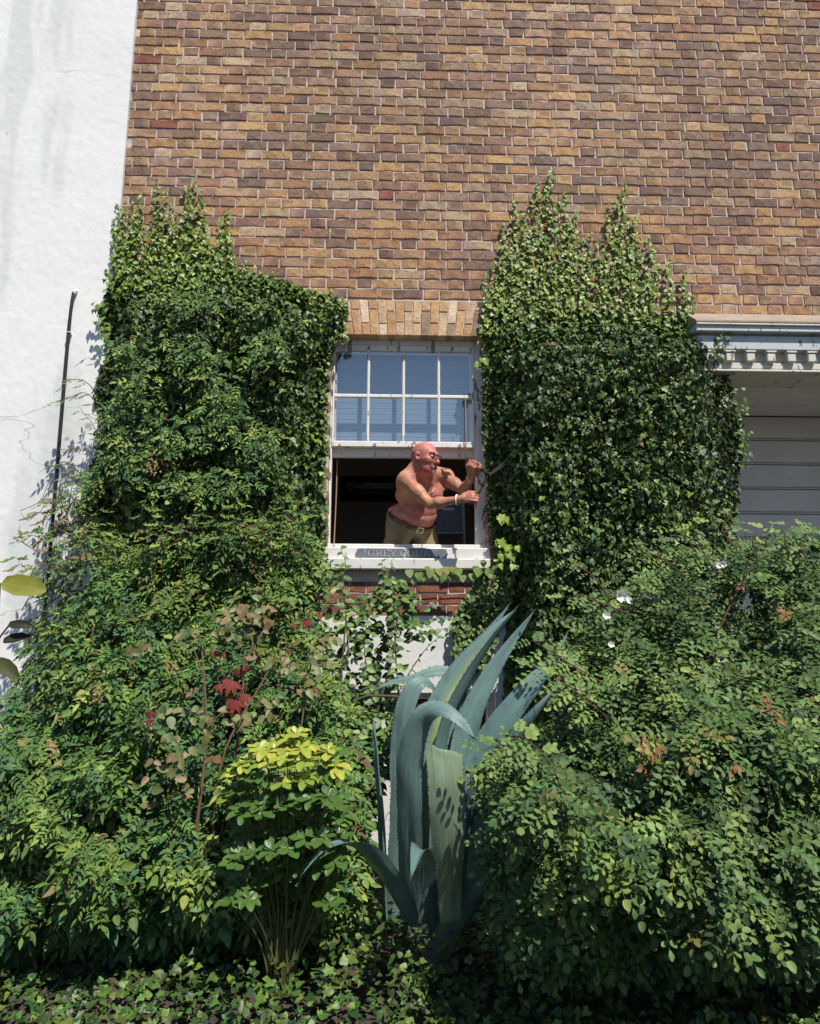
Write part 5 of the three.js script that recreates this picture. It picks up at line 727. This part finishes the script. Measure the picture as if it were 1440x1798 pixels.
    L.push([uni([[cone(q(0.02, 0.03, 0.008), q(0.05, 0.050, 0.028), 0.015 * s, 0.0125 * s), 0.01], [cone(q(0.05, 0.050, 0.028), q(0.078, 0.046, 0.046), 0.0125 * s, 0.010 * s), 0.006], [cone(q(0.078, 0.046, 0.046), q(0.092, 0.028, 0.058), 0.010 * s, 0.008 * s), 0.006]]), 0.010]);
    return { f: uni(L), grip: q(0.082, 0, 0.026), side };
  }
  const piv = at(861, 832, 0.33);
  const rHandC = at(829, 874, 0.30), lHandC = at(832, 823, 0.25);
  const rDir = piv.clone().sub(rHandC).normalize(), lDir = piv.clone().sub(lHandC).normalize();
  const rh = hand(Rw.clone().lerp(rHandC, 0.12), rHandC.clone().sub(Rw).add(V(0, 0.012, 0)), rDir, V(0.1, -0.35, -0.9), 1.0);
  const lh = hand(Lw, lHandC.clone().sub(Lw).add(V(-0.02, 0.05, 0.0)), lDir.clone().multiplyScalar(1), V(0.8, 0.1, -0.5), 0.98);
  const arm = (s, e, w, k) => { const m1 = s.clone().lerp(e, 0.55), m2 = e.clone().lerp(w, 0.3); return uni([[cone(s, m1, 0.056 * k, 0.050 * k), 0.03], [cone(m1, e, 0.050 * k, 0.040 * k), 0.03], [ball(s.clone().lerp(e, 0.4).addScaledVector(F, 0.012), 0.048 * k), 0.03], [cone(e, m2, 0.040 * k, 0.043 * k), 0.025], [cone(m2, w, 0.043 * k, 0.027 * k), 0.03]]); };
  const beltT = 0.10, beltC = on(beltT);
  const torso = uni([
    [ell(on(0.74, 0.0), R, U, F, 0.138, 0.15, 0.094), 0.03], [ell(on(0.42, 0.028), R, U, F, 0.130, 0.15, 0.110), 0.06], [ell(on(0.24, 0.05), R, U, F, 0.142, 0.12, 0.130), 0.06], [ell(on(0.06, 0), R, U, F, 0.162, 0.10, 0.120), 0.05],
    [ell(on(0.17, 0.0, 0.125), R, U, F, 0.060, 0.05, 0.09), 0.025], [ell(on(0.15, 0.0, -0.125), R, U, F, 0.052, 0.045, 0.085), 0.03],
    [ell(on(0.76, 0.075, 0.072), R, U, F, 0.075, 0.062, 0.045), 0.035], [ell(on(0.76, 0.075, -0.072), R, U, F, 0.075, 0.062, 0.045), 0.035],
    [cone(on(1.02, -0.02, 0.03), Rs, 0.06, 0.052), 0.05], [cone(on(1.02, -0.02, -0.03), Ls, 0.06, 0.052), 0.05], [cone(H(0.01, -0.05, -0.055), Rs.clone().addScaledVector(U0, 0.012), 0.045, 0.038), 0.06], [cone(H(-0.01, -0.05, -0.055), Ls.clone().addScaledVector(U0, 0.012), 0.045, 0.038), 0.06], [cone(on(0.55, -0.03, 0.12), Rs.clone().addScaledVector(U, -0.04), 0.05, 0.05), 0.05], [cone(on(0.55, -0.03, -0.12), Ls.clone().addScaledVector(U, -0.04), 0.05, 0.05), 0.05],
    [cone(on(1.0, 0.04, 0.02), on(0.92, 0.07, 0.14), 0.012, 0.011), 0.03], [cone(on(1.0, 0.04, -0.02), on(0.92, 0.07, -0.14), 0.012, 0.011), 0.03],
    [cone(on(0.93, -0.015), H(0, -0.035, -0.028), 0.066, 0.057), 0.035], [cone(on(1.0, 0.03), H(0, -0.075, 0.01), 0.045, 0.040), 0.03],
  ]);
  const fold = [[0.40, 0.003], [0.24, 0.004]].map(([t, r]) => [on(t, 0.03), r]);
  const rA = arm(Rs, Re, Rw, 0.84), lA = arm(Ls, Le, Lw, 0.8);
  const far = (p, r, f) => (x, y, z) => { const d = Math.hypot(x - p.x, y - p.y, z - p.z) - r; return d > 0.06 ? d : f(x, y, z); };
  const headF = far(hc, 0.17, head), rhF = far(rh.grip, 0.14, rh.f), lhF = far(lh.grip, 0.14, lh.f);
  const body = (x, y, z) => {
    let d = torso(x, y, z);
    const u = (x - pel.x) * U.x + (y - pel.y) * U.y + (z - pel.z) * U.z, fr = (x - pel.x) * F.x + (y - pel.y) * F.y + (z - pel.z) * F.z; const Ln = N0.distanceTo(pel);
    for (const [c, r] of fold) { const t = u - (c.x - pel.x) * U.x - (c.y - pel.y) * U.y - (c.z - pel.z) * U.z; d += r * Math.exp(-t * t / 0.00012); }
    d += 0.007 * (fbm(x * 17 + 3, y * 17 + z * 13, 3, 241) - 0.5) + 0.004 * (fbm((x - y) * 34, (y + x) * 16 + z * 20, 2, 242) - 0.5);
    d = smin(d, rA(x, y, z) + 0.004 * (fbm(x * 34, y * 34 + z * 26, 2, 243) - 0.5), 0.03); d = smin(d, lA(x, y, z), 0.035); d = smin(d, headF(x, y, z), 0.012); d = smin(d, rhF(x, y, z), 0.012); d = smin(d, lhF(x, y, z), 0.012);
    return smax(d, -(u - beltT * Ln + 0.02), 0.004);
  };
  const tattoo = [[at(715, 822, 0.1), 0.03], [at(798, 846, -0.03), 0.045], [at(806, 856, 0.02), 0.03]];
  const skinC = (x, y, z, n) => {
    const a = fbm(x * 14 + 5, y * 14 + z * 9, 4, 221), b = fbm(x * 60 + z * 40, y * 60, 2, 222), dh = Math.hypot(x - hc.x, y - hc.y, z - hc.z), ru = smooth(0.17, 0.12, dh);
    let k = 0.80 + 0.5 * (a - 0.5) + 0.40 * (b - 0.5) - 0.16 * smooth(0.72, 0.8, vnoise(x * 160 + z * 90, y * 160, 226)), c = [lerp(0.58, 0.56, ru), lerp(0.238, 0.200, ru) + 0.06 * (a - 0.5), lerp(0.175, 0.152, ru) + 0.03 * (a - 0.5)];
    const tan = smooth(0.16, 0.05, Math.min(rA(x, y, z), lA(x, y, z)) + 0.05) ; c = [c[0] * lerp(1, 0.97, tan), c[1] * lerp(0.92, 1.06, tan), c[2] * lerp(0.98, 0.86, tan)]; const vy = fbm(x * 30, y * 30, 3, 223); c[1] -= 0.025 * smooth(0.5, 0.7, vy); c[2] -= 0.015 * smooth(0.5, 0.7, vy);
    for (const [p, r] of tattoo) { const d = Math.hypot(x - p.x, y - p.y, z - p.z); if (d < r) { const t = smooth(0.47, 0.55, fbm(x * 130, y * 130 + z * 70, 2, 225)) * smooth(r, r * 0.6, d) * 0.55; c = c.map((v, i) => lerp(v, [0.10, 0.13, 0.15][i], t)); } }
    return c.map((v) => v * k);
  };
  const lo = V(9, 9, 9), hi = V(-9, -9, -9); for (const p of [Rs, Ls, Re, Rw, Le, Lw, N0, pel, hc, rh.grip, lh.grip]) { lo.min(p); hi.max(p); } lo.addScalar(-0.22); hi.addScalar(0.18); lo.y = Math.max(lo.y, pel.y - 0.13);
  const skin = new THREE.MeshPhysicalMaterial({ vertexColors: true, roughness: 0.56 });
  const coarse = 0.008, fine = 0.0035;
  const sub = (c, r, h) => net(body, c.clone().addScalar(-r), c.clone().addScalar(r), h, skinC);
  // one skin: a coarse grid for the trunk and arms, fine ones for the head and the hands
  const zones = [[hc.clone().addScaledVector(hU, 0.012), 0.132], [rh.grip.clone().addScaledVector(rHandC.clone().sub(Rw).normalize(), -0.005), 0.072], [lh.grip.clone().addScalar(-0.005), 0.075]];
  const inside = (x, y, z, m) => zones.some(([c, r]) => Math.max(Math.abs(x - c.x), Math.abs(y - c.y), Math.abs(z - c.z)) < r - m);
  const trunk = net(body, lo, hi, coarse, skinC);
  { const id = trunk.index.array, p = trunk.attributes.position, keep = []; for (let i = 0; i < id.length; i += 3) { if (![0, 1, 2].every((k) => inside(p.getX(id[i + k]), p.getY(id[i + k]), p.getZ(id[i + k]), 0.006))) keep.push(id[i], id[i + 1], id[i + 2]); } trunk.setIndex(keep); }
  const bodyG = mergeGeometries([trunk, ...zones.map(([c, r]) => sub(c, r, fine))].map((g) => g.toNonIndexed()));
  part('body', bodyG, skin, man);
  // eyes, brows, moustache and beard stubble, glasses, chain, bracelet, watch
  const irisM = std({ color: lin(0.02, 0.02, 0.025), roughness: 0.2 }), whiteM = std({ color: lin(0.36, 0.29, 0.26), roughness: 0.4 }), hairM = std({ color: lin(0.34, 0.27, 0.24), roughness: 0.9 });
  for (const s of [1, -1]) { const e = new THREE.SphereGeometry(0.0105, 14, 10); const c = H(s * 0.032, 0.009, 0.0865); e.translate(c.x, c.y, c.z); const eo = part('eye', e, whiteM, man); const ir = new THREE.SphereGeometry(0.006, 10, 8), ci = H(s * 0.033, 0.008, 0.0925); ir.translate(ci.x, ci.y, ci.z); part('iris', ir, irisM, eo);
    const bp = []; for (let i = 0; i < 26; i++) { const t = i / 25, x = s * lerp(0.014, 0.054, t); const p0 = H(x, 0.034 + 0.006 * Math.sin(t * 3), 0.095 - t * 0.02); bp.push(tube([p0, p0.clone().addScaledVector(hF, 0.006).addScaledVector(hR, s * 0.004), p0.clone().addScaledVector(hF, 0.007).addScaledVector(hR, s * 0.01).addScaledVector(hU, rr(-0.004, 0.002))], [0.0016, 0.0006], 4, 3)); } part('eyebrow', bp, hairM, man); }
  const surfZ = (x, y) => { for (let z = 0.15; z > 0.02; z -= 0.0015) { const p = H(x, y, z); if (head(p.x, p.y, p.z) < 0) return z; } return 0.02; };
  const mo = []; for (let i = 0; i < 90; i++) { const x = rr(-0.034, 0.034), y = -0.046 + rr(-0.006, 0.005) - Math.abs(x) * 0.35, z = surfZ(x, y), p = H(x, y, z - 0.001); mo.push(tube([p, p.clone().addScaledVector(hF, 0.005).addScaledVector(hU, -0.003), p.clone().addScaledVector(hF, 0.005).addScaledVector(hU, -0.010).addScaledVector(hR, x * 0.15)], [0.0011, 0.0005], 4, 3)); }
  part('moustache', mo, hairM, man);
  const be = []; for (let i = 0; i < 60; i++) { const x = rr(-0.020, 0.020), y = -0.092 + rr(-0.016, 0.012), z = surfZ(x, y), p = H(x, y, z - 0.001); be.push(tube([p, p.clone().addScaledVector(hF, 0.004).addScaledVector(hU, -0.004), p.clone().addScaledVector(hF, 0.004).addScaledVector(hU, -0.009)], [0.0010, 0.0005], 4, 3)); }
  part('beard', be, hairM, man);
  const rimM = std({ color: lin(0.42, 0.38, 0.34), metalness: 0.7, roughness: 0.3 }), lensM = new THREE.MeshPhysicalMaterial({ color: lin(0.75, 0.62, 0.62), transmission: 1, roughness: 0.03, ior: 1.5, thickness: 0 });
  const gl = new THREE.Group(); gl.name = 'glasses'; man.add(gl);
  const gq = new THREE.Matrix4().makeBasis(hR, hU, hF);
  for (const s of [1, -1]) { const t = new THREE.TorusGeometry(0.0215, 0.0017, 8, 28); t.scale(1.05, 0.92, 1); t.rotateY(s * 0.14); t.applyMatrix4(gq.clone().setPosition(H(s * 0.033, 0.004, 0.112))); part('rim', t, rimM, gl); const l = new THREE.CircleGeometry(0.0213, 24); l.scale(1.05, 0.92, 1); l.rotateY(s * 0.14); l.applyMatrix4(gq.clone().setPosition(H(s * 0.033, 0.004, 0.1118))); part('lens', l, lensM, gl); part('temple', tube([H(s * 0.055, 0.008, 0.109), H(s * 0.077, 0.012, 0.07), H(s * 0.082, 0.016, 0.0), H(s * 0.082, 0.0, -0.022)], 0.0018, 6), rimM, gl); }
  part('bridge', tube([H(-0.012, 0.008, 0.113), H(0, 0.012, 0.117), H(0.012, 0.008, 0.113)], 0.0016, 6), rimM, gl);
  const surf = (p, dir, r = 0.004) => { const q = p.clone(); for (let i = 0; i < 200; i++) { if (body(q.x, q.y, q.z) < r) break; q.addScaledVector(dir, -0.002); } return q; };
  const chain = []; for (let i = 0; i <= 10; i++) { const a = (i / 10 - 0.5) * 2; chain.push(surf(on(0.86 + 0.16 * a * a, 0.3, a * 0.075), F, 0.003)); }
  const neck = part('necklace', tube(chain, 0.0016, 5, 60), std({ color: lin(0.55, 0.4, 0.15), metalness: 0.9, roughness: 0.3 }), man);
  const pd = new THREE.SphereGeometry(0.008, 10, 8); pd.scale(1, 1.3, 0.6); const pp = chain[5].clone().addScaledVector(F, 0.003).addScaledVector(U, -0.008); pd.translate(pp.x, pp.y, pp.z); part('pendant', pd, std({ color: lin(0.7, 0.62, 0.4), metalness: 0.6, roughness: 0.3 }), neck);
  const band = (c, d, r, t, w, m, nm) => { const g = new THREE.TorusGeometry(r, t, 8, 32); g.scale(1, 1, w); g.applyMatrix4(new THREE.Matrix4().makeRotationFromQuaternion(new THREE.Quaternion().setFromUnitVectors(V(0, 0, 1), d.clone().normalize())).setPosition(c)); return part(nm, g, m, man); };
  band(Re.clone().lerp(Rw, 0.93), Rw.clone().sub(Re).add(V(0, -0.03, 0)), 0.033, 0.0045, 1.2, std({ color: lin(0.82, 0.80, 0.76), roughness: 0.5 }), 'bracelet');
  band(Le.clone().lerp(Lw, 0.86), Lw.clone().sub(Le), 0.0305, 0.004, 2.2, std({ color: lin(0.34, 0.27, 0.16), metalness: 0.5, roughness: 0.4 }), 'watch_strap'); band(Le.clone().lerp(Lw, 0.95), Lw.clone().sub(Le), 0.0305, 0.003, 1, std({ color: lin(0.8, 0.8, 0.78), roughness: 0.4 }), 'wristband');
  // trousers, belt and shoes
  const floor = 1.28, Ln = N0.distanceTo(pel);
  const kR = at(686, 1010, -0.22), kL = at(764, 1010, -0.30); const fR = V(kR.x - 0.03, floor + 0.05, -0.35), fL = V(kL.x + 0.04, floor + 0.05, -0.42);
  const tro = uni([[ell(on(0.04, 0), R, U, F, 0.178, 0.12, 0.138), 0.05], [cone(on(-0.03, 0.0, 0.085), kR, 0.102, 0.086), 0.05], [cone(on(-0.03, 0.0, -0.085), kL, 0.102, 0.086), 0.04], [cone(kR, fR, 0.084, 0.072), 0.03], [cone(kL, fL, 0.084, 0.072), 0.03], [ell(on(0.0, -0.07), R, U, F, 0.15, 0.10, 0.09), 0.05]]);
  const trousers = (x, y, z) => { const u = (x - pel.x) * U.x + (y - pel.y) * U.y + (z - pel.z) * U.z; let d = tro(x, y, z) + 0.004 * Math.sin((x * 38 + y * 52) + 3 * fbm(x * 9, y * 9, 2, 230)) * 0.8 + 0.006 * (fbm(x * 16 + 4, y * 16 + z * 8, 3, 231) - 0.5); return smax(smax(d, u - beltT * Ln, 0.006), -(y - floor - 0.03), 0.01); };
  const tlo = V(9, 9, 9), thi = V(-9, -9, -9); for (const p of [pel, kR, kL, fR, fL, beltC]) { tlo.min(p); thi.max(p); } tlo.addScalar(-0.24); thi.addScalar(0.24); tlo.y = floor;
  const clothT = texture(256, 256, (u, v) => { const k = 0.85 + 0.15 * vnoise(u * 128, v * 128, 232, 128) + 0.12 * (fbm(u * 8, v * 8, 3, 233, 8) - 0.5); return [0.215 * k, 0.165 * k, 0.088 * k]; });
  const tg = net(trousers, tlo, thi, 0.010); { const p = tg.attributes.position, uv = new Float32Array(p.count * 2); for (let i = 0; i < p.count; i++) { uv[i * 2] = p.getX(i) * 4; uv[i * 2 + 1] = p.getY(i) * 4; } tg.setAttribute('uv', new THREE.BufferAttribute(uv, 2)); }
  const trM = part('trousers', tg, std({ map: clothT, roughness: 0.95 }), man);
  const ring = (t, off) => { const pts = []; for (let i = 0; i < 40; i++) { const a = i / 40 * Math.PI * 2, d = F.clone().multiplyScalar(Math.cos(a)).addScaledVector(R, Math.sin(a)); const c = on(t); let r = 0.02; while (r < 0.3 && torso(c.x + d.x * r, c.y + d.y * r, c.z + d.z * r) < off) r += 0.002; pts.push(c.clone().addScaledVector(d, r)); } return pts; };
  { const a = ring(beltT - 0.055, 0.008), b = ring(beltT + 0.025, 0.008), n = a.length, pos = [], idx = [], ctr = on(beltT); for (let i = 0; i < n; i++) { const o = (p) => p.clone().addScaledVector(p.clone().sub(ctr).normalize(), 0.004); pos.push(...o(a[i]).toArray(), ...o(b[i]).toArray(), ...b[i].clone().lerp(ctr, 0.1).toArray(), ...a[i].clone().lerp(ctr, 0.1).toArray()); } for (let i = 0; i < n; i++) { const j = (i + 1) % n; for (const [p, q] of [[0, 1], [1, 2], [2, 3], [3, 0]]) idx.push(4 * i + p, 4 * j + p, 4 * i + q, 4 * i + q, 4 * j + p, 4 * j + q); }
    const g = new THREE.BufferGeometry(); g.setAttribute('position', new THREE.Float32BufferAttribute(pos, 3)); g.setIndex(idx); const ng = g.toNonIndexed(); ng.computeVertexNormals(); const belt = part('belt', ng, std({ color: lin(0.045, 0.022, 0.014), roughness: 0.5, side: THREE.DoubleSide }), man);
    const mid = (i) => a[i].clone().lerp(b[i], 0.5), c = mid(1), nn = c.clone().sub(ctr).normalize(), X = R.clone().addScaledVector(nn, -R.dot(nn)).normalize(), Y = nn.clone().cross(X), fr = (x, y) => c.clone().addScaledVector(nn, 0.01).addScaledVector(X, x).addScaledVector(Y, y), w = 0.024, h = 0.019;
    part('buckle', [[[-w, -h], [w, -h]], [[w, -h], [w, h]], [[w, h], [-w, h]], [[-w, h], [-w, -h]], [[0, 0], [w, 0]]].map(([p, q]) => tube([fr(...p), fr((p[0] + q[0]) / 2, (p[1] + q[1]) / 2), fr(...q)], 0.003, 6, 4)), std({ color: lin(0.62, 0.52, 0.32), metalness: 0.9, roughness: 0.3 }), belt);
    for (const i of [5, 34, 11]) { const p = mid(i), d = p.clone().sub(ctr).normalize(), y = b[i].clone().sub(a[i]).normalize(); part('belt_loop', tube([a[i].clone().addScaledVector(d, 0.005).addScaledVector(y, -0.01), p.clone().addScaledVector(d, 0.011), b[i].clone().addScaledVector(d, 0.005).addScaledVector(y, 0.004)], 0.005, 6), std({ map: clothT, roughness: 0.95 }), trM); } }
  for (const [f, s] of [[fR, 1], [fL, -1]]) { const g = net(uni([[ell(f.clone().addScaledVector(V(F.x, 0, F.z).normalize(), 0.06).setY(floor + 0.035), V(F.z, 0, -F.x).normalize(), U0, V(F.x, 0, F.z).normalize(), 0.048, 0.036, 0.125), 0.02], [cone(f.clone().setY(floor + 0.05), f.clone().setY(floor + 0.09), 0.045, 0.045), 0.03]]), f.clone().add(V(-0.22, -0.06, -0.22)), f.clone().add(V(0.22, 0.13, 0.22)), 0.01); part('shoe', g, std({ color: lin(0.03, 0.025, 0.02), roughness: 0.6 }), man); }
  // the shears in his hands
  const sh = thing('garden_shears', 'garden shears with two wooden handles held open towards the right ivy', 'shears');
  const woodM = std({ color: lin(0.22, 0.125, 0.05), roughness: 0.55 }), steel = std({ color: lin(0.04, 0.034, 0.03), metalness: 0.25, roughness: 0.6 });
  for (const [h, tip, ang] of [[rh, at(892, 806, 0.36), 0], [lh, at(890, 814, 0.35), 1]]) {
    const d = piv.clone().sub(h.grip), L = d.length(); d.normalize(); const e0 = h.grip.clone().addScaledVector(d, -0.05), e1 = h.grip.clone().addScaledVector(d, Math.min(0.12, L * 0.55)), lathe = new THREE.LatheGeometry([[0.001, 0], [0.012, 0.002], [0.0155, 0.02], [0.0135, 0.07], [0.0145, 0.12], [0.0125, e1.distanceTo(e0) - 0.02], [0.013, e1.distanceTo(e0)], [0.001, e1.distanceTo(e0) + 0.001]].map((q) => new THREE.Vector2(...q)), 14);
    lathe.applyMatrix4(new THREE.Matrix4().makeRotationFromQuaternion(new THREE.Quaternion().setFromUnitVectors(U0, d)).setPosition(e0)); part('handle', lathe, woodM, sh);
    part('ferrule', tube([e1.clone().addScaledVector(d, -0.012), e1, e1.clone().addScaledVector(d, 0.008)], 0.0145, 10), steel, sh);
    part('tang', tube([e1, e1.clone().lerp(piv, 0.5).add(V(0, ang ? -0.004 : 0.004, 0)), piv], [0.0055, 0.007], 8), steel, sh);
    const bd = tip.clone().sub(piv), bl = bd.length(); bd.normalize(); const s = new THREE.Shape([[0, -0.007], [0.03, -0.009], [bl * 0.6, -0.0065], [bl, 0], [bl * 0.5, 0.006], [0, 0.006]].map((q) => new THREE.Vector2(q[0], ang ? q[1] : -q[1]))), g = new THREE.ExtrudeGeometry(s, { depth: 0.003, bevelEnabled: true, bevelSize: 0.001, bevelThickness: 0.001, bevelSegments: 1 });
    const up = V(0, 1, 0).addScaledVector(bd, -bd.y).normalize(); g.translate(0, 0, ang ? 0.0028 : -0.0058); g.applyMatrix4(new THREE.Matrix4().makeBasis(bd, up, bd.clone().cross(up)).setPosition(piv)); part('blade', g, steel, sh);
  }
  const pv = new THREE.CylinderGeometry(0.011, 0.011, 0.022, 14); pv.rotateX(Math.PI / 2); pv.translate(piv.x, piv.y, piv.z); part('pivot', pv, steel, sh);
}

scene.traverse((o) => { if (o.isMesh) { o.castShadow = true; o.receiveShadow = true; } });
renderer.render(scene, camera);
